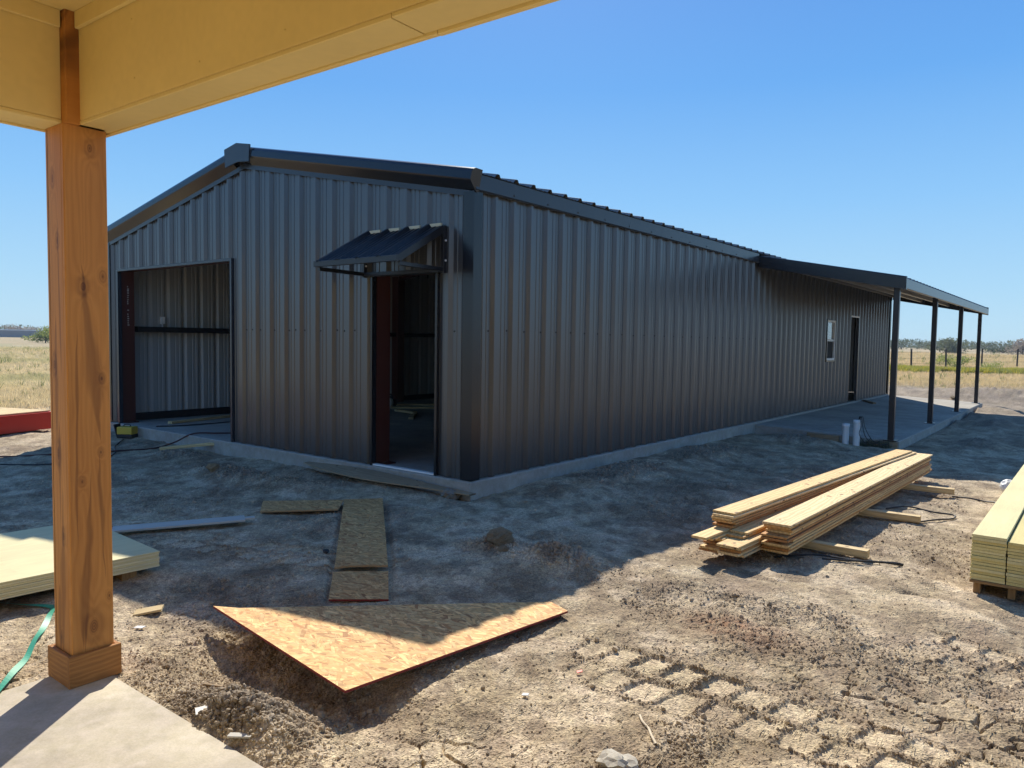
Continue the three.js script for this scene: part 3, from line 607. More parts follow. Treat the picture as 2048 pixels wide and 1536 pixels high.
// warped strip against the gable wall
{
  const f = new Faces(), N = 24, at = (t, s, dy) => { const x = -2.5 + 2.62 * t, bow = Math.sin(t * Math.PI), zc = .10 + .13 * bow; const z = zc + s * (.05 + .085 * Math.sin(Math.min(1, t * 1.25) * Math.PI)) ; return [x, -.085 + .050 * bow * (s > 0 ? .2 : 1) - .03 * t + dy, z]; };
  for (let i = 0; i < N; i++) { const a = i / N, b = (i + 1) / N; f.quad(at(a, -1, 0), at(a, 1, 0), at(b, 1, 0), at(b, -1, 0), [a * 2.6, 0], [a * 2.6, .2], [b * 2.6, .2], [b * 2.6, 0]); f.quad(at(a, 1, 0), at(a, 1, -.012), at(b, 1, -.012), at(b, 1, 0), [a * 2.6, .2], [a * 2.6, .22], [b * 2.6, .22], [b * 2.6, .2]); f.quad(at(a, -1, -.012), at(a, 1, -.012), at(b, 1, -.012), at(b, -1, -.012), [a * 2.6, 0], [a * 2.6, .2], [b * 2.6, .2], [b * 2.6, 0]); f.quad(at(a, -1, 0), at(a, -1, -.012), at(b, -1, -.012), at(b, -1, 0), [0, 0], [0, .01], [.1, .01], [.1, 0]); }
  solo('warped_board', f.geo(), M.greyWood, 'thin warped brown board lying along the foot of the gable wall', 'board');
}
{ const y = -.145; const o = thing('trim_board', 'pale grey trim board lying on shaded dirt behind the porch post', 'board'); part('board', between([-1.14, y + .012, 2.98], [-.66, y + .024, 2.12], .17, .018, .002), M.paleBoard, o); part('broken_end', between([-.665, y + .024, 2.128], [-.62, y + .026, 2.05], .06, .016, .002), M.paleBoard, o); }

// plank piles
function ordinal(i, n) { return i === n - 1 && n > 1 ? 'lowest' : ORD[Math.min(i, ORD.length - 1)]; }
function plank(cx, cz, ang, y, len, w, h, m, label, group, tilt = 0) {
  const o = solo('timber_plank', barG(len, w, h, .0025, rr(0, 2), rr(0, .5)), m, label, 'plank', group);
  o.position.set(cx, y, cz); o.rotation.set(0, ang, tilt); return o;
}
{
  const LEN = 4.82, h = .0195, yb = -.104;
  const bearers = [[2.60, 3.66, -.27], [2.66, 3.75, -1.80], [2.70, 3.79, -3.50]];
  const nm = ['nearest to the camera', 'in the middle', 'at the far end'];
  bearers.forEach(([x0, x1, z], i) => solo('timber_bearer', between([x0, yb - .0295, z + (i ? .05 : 0)], [x1, yb - .0295, z], .085, .058, .004), M.pine, `pale square timber bearer under the plank piles, ${nm[i]}`, 'timber', 'bearers under the plank piles'));
  const pile = (x, z, dir, n, w, y0, who, grp, var_) => {
    const ux = Math.cos(dir), uz = -Math.sin(dir);
    for (let i = 0; i < n; i++) {
      const top = n - 1 - i, e = var_(i, n), l = LEN * e[3], c = l / 2 + e[1];
      plank(x + ux * c + e[0], z + uz * c, dir + e[2], y0 + h * (i + .5), l, w * (e[4] || 1), h - .002 - rnd() * .0025, M.plank[top ? (rnd() * 5) | 0 : who.startsWith('lower') ? 1 : 0], `${ordinal(top, n)} plank ${top && top < n - 1 ? 'from the top ' : ''}in the ${who}`, grp);
    }
  };
  const jig = (a, b) => [rr(-a, a), rr(-b, b), rr(-.004, .004), rr(.975, 1), rr(.93, 1)];
  const dA = Math.PI / 2 - .0745, dB = Math.PI / 2 - .034;
  pile(3.148, .25, dB, 11, .20, yb, 'lower plank pile beside the siding stack', 'planks in the lower pile', (i, n) => i === n - 1 ? [0, 0, 0, 1, 1.04] : jig(.010, .07));
  pile(2.775, .50, dA + .006, 5, .165, yb, 'bottom layers of the taller pile, outer column', 'planks in the taller pile', () => jig(.012, .09));
  pile(2.945, .60, dA + .022, 5, .165, yb, 'bottom layers of the taller pile, inner column', 'planks in the taller pile', () => jig(.010, .08));
  const y1 = yb + 5 * h;
  pile(2.755, .64, dA + .006, 2, .125, y1, 'pulled-out layers sticking out of the taller pile', 'planks pulled forward', i => i ? [-.012, -.05, .004, .97, .95] : [0, .03, .0, .98, 1.1]);
  pile(2.91, .42, dA + .008, 2, .14, y1, 'filler layers beside the pulled-out planks', 'filler planks', () => jig(.006, .08));
  pile(2.775, .31, dA, 6, .172, y1 + 2 * h, 'upper layers of the taller plank pile', 'planks in the taller pile', (i, n) => i === n - 1 ? [0, 0, 0, .985, 1.04] : i === n - 2 ? [.022, -.03, -.006, 1.005] : jig(.012, .06));
  // black strapping thrown off the bundle
  const strap = (label, pts, r = .008) => solo('black_strap', tube(pts.map(([x, z, dy = 0]) => [x, gy(x, z) + .012 + dy, z]), r, 60, 5).scale(1, 1, 1), M.rubber, label, 'strap', 'black banding straps');
  strap('black strap doubled on the ground before the plank piles', [[3.10, .12], [3.35, -.02, .01], [3.62, -.14], [3.86, -.25, .01], [3.90, -.28], [3.80, -.20, .015], [3.55, -.07], [3.42, .04, .01]]);
  strap('black strap bent to a point beside the middle bearer', [[3.40, -2.15], [3.55, -2.36, .01], [3.75, -2.42], [3.93, -2.46, .01], [3.94, -2.38], [3.84, -2.08, .01], [3.72, -1.78]]);
  strap('black strap running from the far bearer to the siding stack', [[3.78, -3.45], [3.93, -3.42, .01], [4.08, -3.40], [4.17, -3.33, .01], [4.22, -3.1]]);
}
// siding stack on a pallet, towards the frame's right edge
{
  const z0 = .055, z1 = -4.82, n = 15, h = .0198, yb = -.098;
  const pal = thing('pallet', 'brown wooden pallet under the tall yellow siding stack', 'pallet');
  for (const x of [4.38, 4.57, 4.75]) part('runner', boxAt(x - .02, x + .02, -.19, -.118, -4.7, .03, .003), M.palletWood, pal);
  for (const z of [.01, -.9, -1.9, -2.9, -3.9, -4.6]) part('cross_board', boxAt(4.34, 4.78, -.1175, -.0985, z - .05, z + .05, .003), M.palletWood, pal);
  for (let c = 0; c < 2; c++) {
    const k = c ? n - 1 : n, who = ['column nearest the planks', 'column at the picture edge'][c];
    for (let i = 0; i < k; i++) {
      const g = barG(4.87, .192 - rnd() * .003, h - .0016 - rnd() * .0012, .002, rr(0, 3), rr(0, .4)), top = k - 1 - i;
      const o = solo('siding_board', g, M.primedStack[(rnd() * 3) | 0], `${ordinal(top, k)} yellow board ${top && top < k - 1 ? 'down ' : ''}in the tall siding stack's ${who}`, 'board', 'yellow siding boards on the tall stack');
      o.position.set(4.458 + c * .198 + rr(-.002, .002), yb + h * (i + .5), (z0 + z1) / 2 + rr(-.006, .006)); o.rotation.y = Math.PI / 2 - .009 + rr(-.0006, .0006);
    }
  }
  const bag = new THREE.IcosahedronGeometry(.11, 3), p = bag.attributes.position;
  for (let i = 0; i < p.count; i++) { const x = p.getX(i), y = p.getY(i), z = p.getZ(i), q = 1 + .7 * (fbm(x * 14 + 5, y * 14 + z * 9, 3) - .5); p.setXYZ(i, x * q * .9, y * q * 1.0, z * q * .8); }
  bag.computeVertexNormals(); const b = solo('plastic_bag', bag, M.white, 'crumpled white plastic wrap beside the tall siding stack', 'bag'); b.position.set(4.24, gy(4.24, -4.2) + .075, -4.2);
}
// low stack of sheets on a pallet, behind the post
{
  const cx = -.525, cz = 4.45, ang = -.055, pal = thing('pallet', 'wooden pallet under the low stack of wide yellow sheets', 'pallet', null, [cx, 0, cz]); pal.rotation.y = ang;
  for (const z of [-1.06, -.1, .9]) { part('runner', boxAt(-.6, .54, -.205, -.122, z - .045, z + .045, .003), M.palletWood, pal); }
  for (const x of [-.55, -.2, .15, .5]) part('deck_board', boxAt(x - .05, x + .05, -.1215, -.1045, -1.16, 1.16, .002), M.palletWood, pal);
  for (let i = 0; i < 8; i++) {
    const o = solo('siding_sheet', barG(2.44, 1.22, .0112, .0012, rr(0, 2), rr(0, 2)).rotateY(Math.PI / 2), M.creamSheet[i & 1], `${ordinal(7 - i, 8)} wide pale yellow sheet ${i < 7 && i ? 'from the top ' : ''}in the low stack behind the porch post`, 'sheet', 'wide yellow sheets in the low stack');
    o.position.set(cx + rr(-.004, .004), -.104 + .0125 * (i + .5), cz + rr(-.004, .004)); o.rotation.y = ang + rr(-.001, .001);
  }
}
// green strap
{
  const pts = [[-.35, 4.2], [.06, 4.06], [.20, 3.93], [.36, 4.0], [.51, 4.09], [.70, 4.2], [.85, 4.29], [1.0, 4.4], [1.2, 4.55]].map(([x, z], i) => V(x, Math.max(gy(x, z), -.205) + .014 + .012 * (i & 1), z));
  const cu = new THREE.CatmullRomCurve3(pts), f = new Faces(), N = 70;
  for (let i = 0; i < N; i++) { const q = t => { const p = cu.getPoint(t), d = cu.getTangent(t), s = V(-d.z, 0, d.x).normalize().multiplyScalar(.014); const r = Math.sin(t * 17) * .7; return [[p.x + s.x, p.y + r * .008, p.z + s.z], [p.x - s.x, p.y - r * .008, p.z - s.z]]; }; const [a, b] = q(i / N), [c, d] = q((i + 1) / N); f.quadM(a, b, d, c); const lo = p => [p[0], p[1] - .002, p[2]]; f.quadM(lo(a), lo(b), lo(d), lo(c)); }
  solo('green_strap', f.geo(), mat({ color: lin(.05, .32, .20), roughness: .5 }), 'flat green plastic strap curling over the dirt beside the post', 'strap');
}
// boards, cords and tool case before and in the wide opening
solo('timber_board', between([-5.09, -.135, .56], [-4.40, -.045, -.20], .085, .038), M.pine, 'timber board leaning on the slab edge at the wide opening', 'board');
solo('timber_board', between([-6.75, .012, -.45], [-7.08, .012, -1.9], .085, .038), M.pine, 'timber board lying on the floor inside the wide opening', 'board');
solo('timber_board', between([.10, -.03, -15.75], [.50, -.045, -15.1], .085, .038), M.greyWood, 'timber board lying on the porch slab below the far door', 'board');
{ const spots = [[[-4.6, -3.7], [-5.4, -4.6]], [[-5.0, -4.2], [-5.6, -4.3]], [[-6.4, -4.9], [-5.6, -5.7]], [[-6.9, -5.4], [-6.1, -6.2]]], nm = ['nearest to the open door', 'crossing the nearest one', 'in the middle of the dark floor', 'deepest inside the building'];
  spots.forEach(([a, b], i) => solo('timber_board', between([a[0], .008 + (i === 1 ? .039 : 0), a[1]], [b[0], .008 + (i === 1 ? .039 : 0), b[1]], .085, .038), M.pine, `board on the floor inside, seen through the door, ${nm[i]}`, 'board', 'boards inside the door')); }
{ const s = thing('circular_saw', 'small dark power saw on the floor inside the door', 'saw', null, [-6.6, -.012, -5.1]);
  part('saw_body', new THREE.CylinderGeometry(.06, .07, .24, 12).rotateZ(1.4).translate(0, .12, 0), M.rubber, s); part('blade_guard', new THREE.CylinderGeometry(.10, .10, .05, 18).rotateX(Math.PI / 2).translate(.05, .11, .1), M.paleBoard, s); part('shoe', boxAt(-.15, .15, 0, .01, -.08, .16, .002), M.paleBoard, s); part('handle', tube([[-.1, .15, 0], [-.12, .24, 0], [0, .26, 0], [.04, .16, 0]], .016, 16, 6), M.rubber, s); }
{ const g = (x, z, o = 0) => [x, gy(x, z) + .012 + o, z];
  solo('extension_cord', tube([g(-9, 3.2), g(-7.4, 2.6), g(-6.3, 2.1), g(-5.9, 1.5), g(-5.55, .95), g(-5.4, .45), [-5.35, -.10, .2], [-5.24, .004, .02], [-5.1, .0, -.3], [-4.7, .0, -.75], [-4.0, .0, -1.2], [-3, 0, -1.5]], .011, 160, 6), mat({ color: lin(.06, .015, .012), roughness: .5 }), 'dark extension cord running over dirt and slab into the wide opening', 'cord');
  solo('extension_cord', tube([g(-7.2, 3.7), g(-6.0, 2.8), g(-5.2, 1.95), g(-5.0, 1.4), g(-5.45, 1.0), g(-6.0, .75), g(-6.6, .35)], .009, 120, 6), mat({ color: lin(.02, .02, .022), roughness: .5 }), 'black cord on shaded dirt ending at the yellow tool case', 'cord');
  solo('extension_cord', tube([[-6.5, 0, -.1], [-6.35, 0, -.4], [-6.3, 0, -.9], [-6.3, 0, -1.5], [-6.0, 0, -2.1], [-5, 0, -2.6]], .010, 80, 6), mat({ color: lin(.03, .03, .032), roughness: .5 }), 'black cord lying on the slab inside the wide opening', 'cord'); }
{ const y = gy(-6.75, .22), t = thing('tool_case', 'yellow topped tool case with dark base before the wide opening', 'case', null, [-6.75, y, .22]); t.rotation.y = .62; t.scale.setScalar(.78); const ym = mat({ color: lin(.60, .40, .04), roughness: .5 });
  part('case_base', boxAt(-.15, .15, 0, .07, -.12, .12, .012), M.rubber, t); part('case_body', boxAt(-.145, .145, .07, .215, -.115, .115, .012), ym, t); part('open_lid', between([-.155, .03, 0], [-.21, .26, 0], .22, .02, .004), M.rubber, t); part('handle', tube([[-.07, .215, 0], [-.06, .245, 0], [.06, .245, 0], [.07, .215, 0]], .01, 16, 6), M.rubber, t); }
// red steel skid with timber, beyond the post
{
  const p = [-8.60, .60], q = [-7.1, 4.75], dx = q[0] - p[0], dz = q[1] - p[1], l = Math.hypot(dx, dz), ang = -Math.atan2(dz, dx);
  const t = thing('steel_skid', 'long low red steel frame with plywood top on the dirt', 'frame', null, [(p[0] + q[0]) / 2, -.2, (p[1] + q[1]) / 2]); t.rotation.y = ang;
  const red = mat({ color: lin(.56, .03, .02), roughness: .45 });
  const I = [[-.05, 0], [.05, 0], [.05, .012], [.008, .02], [.008, .27], [.05, .278], [.05, .29], [-.05, .29], [-.05, .278], [-.008, .27], [-.008, .02], [-.05, .012]];
  for (const z of [-.02, 1.15]) part('side_beam', prism(z < 0 ? [[-.06, .03], [.05, .03], [.05, .30], [-.06, .30]] : I, [-l / 2, .03, z], [l / 2, .03, z], [0, 0, 1], [0, 1, 0]), red, t);
  for (const x of [-l / 2 + .1, 0, l / 2 - .1]) part('cross_beam', boxAt(x - .05, x + .05, .06, .30, .05, 1.1, .004), red, t);
  part('plywood_top', boxAt(-l / 2 + .02, l / 2 - .02, .335, .357, -.03, 1.2, .002), M.pine, t);
  const gm = mat({ color: lin(.02, .09, .04), roughness: .7 });
  const nm = ['lowest', 'second lowest', 'middle', 'second highest', 'highest'];
  for (let i = 0; i < 5; i++) {
    const a = [.35, .15, .55, .3, .05][i], e = [.62, .42, .95, .55, .5][i], w = thing('green_ended_stud', `pale timber stud with green end on the red frame, ${nm[i]} of five`, 'stud', 'green ended studs on the red frame', [-8.72 + a * .6, .158 + (i >> 1) * .039, 1.20 + e * .55]); w.rotation.y = ang - Math.PI * 0 + .12 * (i - 2);
    part('stud', barG(2.4, .088, .037, .003, rr(0, 2)).translate(1.2, .02, 0), M.pine, w); part('green_end', barG(.03, .0885, .0375, .002).translate(-.012, .02, 0), gm, w);
  }
}
// pipes and wires by the porch slab
{
  for (const [x, z, h, label] of [[1.66, -7.66, .44, 'shorter capped white plastic pipe standing beside the porch slab'], [1.845, -7.6, .52, 'taller white plastic pipe with black wires beside the porch slab']]) {
    const y = -.34, t = thing('standing_pipe', label, 'pipe', 'white pipes by the porch slab', [x, y, z]), H = h;
    part('pipe_body', new THREE.LatheGeometry([[.052, 0], [.052, H], [.046, H], [.046, 0]].map(p => new THREE.Vector2(...p)), 20), M.white, t);
    part('pipe_collar', new THREE.LatheGeometry([[.0525, H - .05], [.059, H - .05], [.060, H + .004], [.0, H + .006]].map(p => new THREE.Vector2(...p)), 20), M.white, t);
    if (h > .5) for (let i = 0; i < 3; i++) part('wire', tube([[.03, H + .01, .02], [.05 + .02 * i, H + .07, .05], [.075 + .03 * i, H - .1, .06], [.06 + .1 * i, .30 - .04 * i, .08], [.16 + .12 * i, .16, .05 + .03 * i], [.22 + .14 * i, .24 - .03 * i, .04]], .006, 40, 5), M.rubber, t);
  }
  solo('form_board', between([1.02, -.165, -7.72], [1.55, -.185, -7.70], .05, .13), M.greyWood, 'short dark timber left against the porch slab beside the pipes', 'board');
  solo('form_board', between([1.98, -.23, -7.76], [2.43, -.235, -7.78], .04, .16), M.greyWood, 'dark form board at the porch slab corner below the first column', 'board');
}
// small litter one can pick out
function blob(name, r, sq, det, x, z, m, label, cat, sink = .3, amp = .5) {
  const g = new THREE.IcosahedronGeometry(r, det), p = g.attributes.position;
  for (let i = 0; i < p.count; i++) { const a = p.getX(i), b = p.getY(i), c = p.getZ(i), k = 1 + amp * (fbm(a / r * 1.7 + x * 9, b / r * 1.7 + c / r * 1.3 + 20, 4) - .5) * 2 + .22 * (vn(a / r * 6 + c / r * 3 + 40, b / r * 6 + x) - .5); p.setXYZ(i, a * k, b * k * sq, c * k); }
  g.computeVertexNormals(); const o = solo(name, g, m, label, cat); o.position.set(x, gy(x, z) + r * sq * (1 - sink), z); return o;
}
const clodM = mat({ color: lin(.58, .44, .27), roughness: .95, map: rep(dirtT, 3, 3), bumpMap: rep(dirtB, 3, 3), bumpScale: .01 });
blob('dirt_clod', .09, .62, 5, 1.47, 1.36, clodM, 'large brown dirt clod on the shaded mound right of the strand board strip', 'clod', .35);
blob('dirt_clod', .04, .7, 3, 1.60, 1.47, clodM, 'smaller brown dirt clod beside the large clod on the mound', 'clod');
blob('dirt_clod', .07, .7, 3, -2.95, 1.05, clodM, 'brown dirt clod on the crumbly mound before the gable wall', 'clod');
blob('rock', .085, .7, 4, -.13, .15, mat({ color: lin(.36, .33, .29), roughness: .9, map: rep(concT, 3, 3) }), 'round grey rock at the corner of the foundation', 'rock', .25);
blob('concrete_chunk', .06, .5, 3, 3.585, 3.29, mat({ color: lin(.72, .68, .60), roughness: .9, map: rep(concT, 4, 4) }), 'pale broken concrete chunk at the bottom of the picture', 'chunk', .2, .8);
blob('dirt_clod', .10, .5, 3, 1.55, -20.6, clodM, 'dirt clod on the bare ground beyond the porch slab', 'clod', .2);
const flat = (name, x, z, l, w, a, m, label, cat, tilt = .1, t = .004) => { const o = solo(name, barG(l, w, t, t * .2), m, label, cat); o.position.set(x, gy(x, z) + .012 + Math.abs(tilt) * l * .3, z); o.rotation.set(.06, a, tilt); return o; };
flat('wood_scrap', .68, 3.60, .15, .085, .9, M.pine, 'small tan wood scrap on sunlit dirt beside the post', 'scrap', .1, .012);
const paper = mat({ color: lin(.72, .71, .68), roughness: .8 });
flat('paper_scrap', .86, 3.74, .06, .03, .3, paper, 'small white paper scrap between post and wood scrap', 'paper');
flat('paper_scrap', 2.03, 4.03, .085, .06, 1.1, paper, 'white paper scrap at the edge of the house slab', 'paper', .05);
flat('wood_chip', 2.33, 4.06, .10, .03, .5, M.paleBoard, 'pale wood chip lying beside the house slab near the bottom', 'chip', .05, .008);
flat('dark_stick', 1.78, 3.85, .11, .016, .3, M.greyWood, 'short dark stick on the dirt between slab and sheet', 'stick', .04, .01);
flat('paper_scrap', 2.985, 3.06, .03, .022, .3, paper, 'tiny white paper scrap on the dirt below the strand board sheet', 'paper');
flat('red_tag', 3.04, 2.70, .026, .02, .8, mat({ color: lin(.75, .06, .03), roughness: .5 }), 'tiny bright red plastic tag on the sunlit dirt', 'tag', .2);
blob('black_can', .022, .8, 2, .58, 2.26, M.rubber, 'small black plastic bit on shaded dirt left of the strip', 'scrap', .1);
solo('dry_root', tube([[3.457, 2.875], [3.50, 2.93], [3.545, 2.965], [3.585, 3.02], [3.637, 3.08]].map(([x, z]) => [x, gy(x, z) + .006, z]), .0055, 30, 5), mat({ color: lin(.62, .52, .38), roughness: .9 }), 'thin pale dry root lying on the dirt near the tyre prints', 'root');

// ---------------------------------------------------------------- crumbs of soil, straw, grass, flowers
function stuff(name, geo, m, list, label) {
  const im = new THREE.InstancedMesh(geo, m, list.length), q = new THREE.Object3D(), c = new THREE.Color();
  list.forEach((e, i) => { q.position.set(...e.p); q.rotation.set(...e.r); q.scale.set(...e.s); q.updateMatrix(); im.setMatrixAt(i, q.matrix); if (e.c) im.setColorAt(i, c.setRGB(...e.c)); });
  im.name = name; im.userData.kind = 'stuff'; im.userData.label = label; im.castShadow = im.receiveShadow = true; scene.add(im); return im;
}
const blocked = (x, z) => (x > 1.1 && z > 4.08) || (x < .07 && z < .07 && x > -7.8) || (x > 0 && x < 2.5 && z < -7.8 && z > -19.2) || (x < .2 && z > 3.2 && x > -1.2 && z < 5.8);
{
  const g = new THREE.IcosahedronGeometry(1, 0), p = g.attributes.position;
  for (let i = 0; i < p.count; i++) { const k = .75 + .5 * hash(Math.round(p.getX(i) * 50), Math.round(p.getY(i) * 50 + p.getZ(i) * 170)); p.setXYZ(i, p.getX(i) * k, p.getY(i) * k, p.getZ(i) * k); }
  g.computeVertexNormals();
  const list = []; let tries = 0;
  while (list.length < 60000 && tries++ < 400000) {
    const d = 2.4 * Math.pow(12 / 2.4, Math.pow(rnd(), 1.35)), a = -Math.PI / 2 - .66 + rr(-.72, .72), x = 5 + Math.cos(a) * d, z = 5.75 + Math.sin(a) * d;
    if (blocked(x, z)) continue;
    const t = tread(x, z), md = mounds.reduce((s, m) => Math.max(s, m[4] > .06 ? G(x, z, m[0], m[1], m[2] * 1.2, m[3] * 1.3) : 0), 0);
    const rg = rough(x, z); let k = (.035 + .62 * rg * rg) * (1 - .75 * G(x, z, 4.4, 1.98, .8, .38)) + md * 1.2; if (t) k = k * (1 - t[0]) * .6 + t[1] * .5 - t[0] * .5;
    if (rnd() > k) continue;
    const s = .0014 + .006 * Math.pow(rnd(), 3.5) + (rnd() < .012 ? rr(.003, .012) : 0) + Math.max(md, t ? t[1] * .45 : 0) * .013 * Math.pow(rnd(), 2.5), c = groundC(x, z), b = rr(.75, 1.2);
    list.push({ p: [x, gy(x, z) + s * .25, z], r: [rnd() * 6, rnd() * 6, rnd() * 6], s: [s * rr(.8, 1.4), s * rr(.6, 1), s * rr(.8, 1.3)], c: [c[0] * b, c[1] * b, c[2] * b] });
  }
  stuff('soil_crumbs', g, mat({ roughness: .95 }), list, 'loose crumbs of dry brown soil over the yard');
  const straw = [], sg = new THREE.CylinderGeometry(.0011, .0014, 1, 4);
  for (let i = 0; i < 7000; i++) { const d = 2.5 * Math.pow(4, rnd()), a = -Math.PI / 2 - .66 + rr(-.7, .7), x = 5 + Math.cos(a) * d, z = 5.75 + Math.sin(a) * d; if (blocked(x, z)) continue; const l = .012 + .05 * Math.pow(rnd(), 2.5), k = rr(.35, 1.15); straw.push({ p: [x, gy(x, z) + .006, z], r: [Math.PI / 2 + rr(-.25, .25), rnd() * 6, 0], s: [rr(.7, 1.6), l, 1], c: [.55 * k, .44 * k, .28 * k] }); }
  stuff('straw_litter', sg, mat({ roughness: .9 }), straw, 'thin straw and splinters scattered over the dirt');
}
function tuftG(n, h, w, lean) {
  const f = new Faces();
  for (let i = 0; i < n; i++) { const a = rnd() * 6.283, b = a + 1.57, r = rr(0, .35) * h, x = Math.cos(rnd() * 6.28) * r, z = Math.sin(rnd() * 6.28) * r, l = rr(.15, lean) * h, hh = h * rr(.55, 1), sx = Math.cos(b) * w, sz = Math.sin(b) * w; f.tri([x - sx, 0, z - sz], [x + sx, 0, z + sz], [x + Math.cos(a) * l, hh, z + Math.sin(a) * l], [0, 0], [1, 0], [.5, 1]); }
  return f.geo();
}
{
  const dry = [], green = [], flower = [];
  const leaf = new THREE.MeshPhysicalMaterial({ roughness: 1, transmission: .5, thickness: 0, side: THREE.DoubleSide });
  const wedge = (a0, a1, r0, r1, n) => { for (let i = 0; i < n; i++) { const a = (rr(a0, a1) - 90 - 37.7) * Math.PI / 180, d = r0 * Math.pow(r1 / r0, rnd()), x = 5 + Math.cos(a) * d, z = 5.75 + Math.sin(a) * d, f = field(x, z); if (rnd() > f) continue; const c = groundC(x, z), k = rr(.75, 1.2), s = rr(.6, 1.3) * (.7 + d * .012); dry.push({ p: [x, gy(x, z) - .01, z], r: [0, rnd() * 6, 0], s: [s, s * rr(.6, 1.15), s], c: [c[0] * k * 1.45, c[1] * k * 1.4, c[2] * k * 1.3] }); if (rnd() < .006) green.push({ p: [x, gy(x, z), z], r: [0, rnd() * 6, 0], s: [s * 1.3, s * rr(.7, 1.5), s * 1.3], c: [.16 * k, .20 * k, .055 * k] }); } };
  wedge(-38, -27, 16, 90, 26000); wedge(19, 38, 30, 150, 42000);
  for (let i = 0; i < 12000; i++) { const x = rr(-16, 12), z = -47.5 + (fbm(x * .4, 3, 2) - .5) * 5 + rr(-2.6, 2.6) * rnd(); if (fbm(x * .5 + 9, z * .5, 3) < .40) continue; const k = rr(.7, 1.15); flower.push({ p: [x, gy(x, z), z], r: [0, rnd() * 6, 0], s: [1.3, rr(.8, 1.5), 1.3], c: rnd() < .5 ? [.52 * k, .45 * k, .05 * k] : [.28 * k, .30 * k, .07 * k] }); }
  for (let i = 0; i < 2500; i++) { const x = rr(-70, -30), z = rr(-40, -12), n = fbm(x * .3, z * .3, 2); if (n < .5 || x > -58) continue; green.push({ p: [x, gy(x, z), z], r: [0, rnd() * 6, 0], s: [1.6, 1.4, 1.6], c: [.30, .31, .10] }); }
  stuff('dry_grass', tuftG(9, .13, .006, .9), leaf, dry, 'short dry straw coloured grass of the field');
  stuff('green_grass', tuftG(9, .22, .009, .7), leaf, green, 'scattered green weeds in the dry field');
  stuff('yellow_wildflowers', tuftG(10, .30, .016, .6), leaf, flower, 'band of yellow wildflowers along the wire fence');
  // weeds at the porch slab corner
  const w = []; for (let i = 0; i < 60; i++) { const x = rr(1.9, 2.35), z = rr(-7.72, -7.6); w.push({ p: [x, gy(x, z), z], r: [0, rnd() * 6, 0], s: [.9, rr(.5, 1.3), .9], c: [.05, .075, .03] }); }
  stuff('slab_weeds', tuftG(8, .14, .004, .6), leaf, w, 'dark weeds growing beside the porch slab corner');
}

// ---------------------------------------------------------------- fence, trees, far things
{
  const fence = thing('wire_fence', 'thin wire fence with steel posts across the field beyond the porch', 'fence'), pm = mat({ color: lin(.06, .05, .042), roughness: .8 }), P = [];
  for (const [x, z] of [[-8.0, -41], [-6.2, -44.8], [-4.57, -48.8], [-3.34, -54.05], [-1.55, -57.2], [.32, -60.4], [2.2, -64], [4.1, -67.6]]) { const y = regional(x, z) - .05; P.push([x, y, z]); part('fence_post', between([x, y, z], [x + rr(-.04, .04), y + 1.4, z + rr(-.04, .04)], .10, .10, .006), pm, fence); }
  for (const h of [.45, .8, 1.2]) part('fence_wire', tube(P.map(p => [p[0], p[1] + h, p[2]]), .006, 60, 4), pm, fence);
}
function treeG(sd, w, h, n, ls, bare) {     // crown of leaf clumps; returns [crown, trunk]
  seed = sd; const f = new Faces(), lobes = []; const nl = 9;
  for (let i = 0; i < nl; i++) { const a = rnd() * 6.28, r = Math.sqrt(rnd()) * w * .36; lobes.push([Math.cos(a) * r, h * rr(.28, .78), Math.sin(a) * r, w * rr(.16, .28), h * rr(.16, .26)]); }
  const limbs = [];
  for (const [x, y, z] of lobes.slice(0, 6)) limbs.push(tube([[0, h * .16, 0], [x * .35, h * .32, z * .35], [x, y, z]], h * .011, 6, 4));
  for (let i = 0; i < n; i++) {
    const [lx, ly, lz, lw, lh] = lobes[(rnd() * nl) | 0], u = rnd() * 2 - 1, a = rnd() * 6.28, q = Math.sqrt(1 - u * u), r = Math.pow(rnd(), .42) * (rnd() < .12 ? 1.3 : 1);
    const p = V(lx + q * Math.cos(a) * lw * r, ly + u * lh * r, lz + q * Math.sin(a) * lw * r), s = ls * rr(.6, 1.3), d = V(rr(-1, 1), rr(-1, 1), rr(-1, 1)).normalize(), e = V(rr(-1, 1), rr(-1, 1), rr(-1, 1)).cross(d).normalize();
    const A = p.clone().addScaledVector(d, s), B = p.clone().addScaledVector(d, -s).addScaledVector(e, s * .5), C = p.clone().addScaledVector(d, -s).addScaledVector(e, -s * .5);
    if (bare && rnd() < bare) { const k = .12; B.lerp(C, .5 - k); }
    f.tri(A.toArray(), B.toArray(), C.toArray(), [0, 0], [1, 0], [.5, 1]);
  }
  const trunk = mergeGeometries([new THREE.CylinderGeometry(h * .016, h * .028, h * .4, 7).translate(0, h * .2, 0).toNonIndexed(), ...limbs.map(g => g.toNonIndexed())]);
  return [f.geo(), trunk];
}
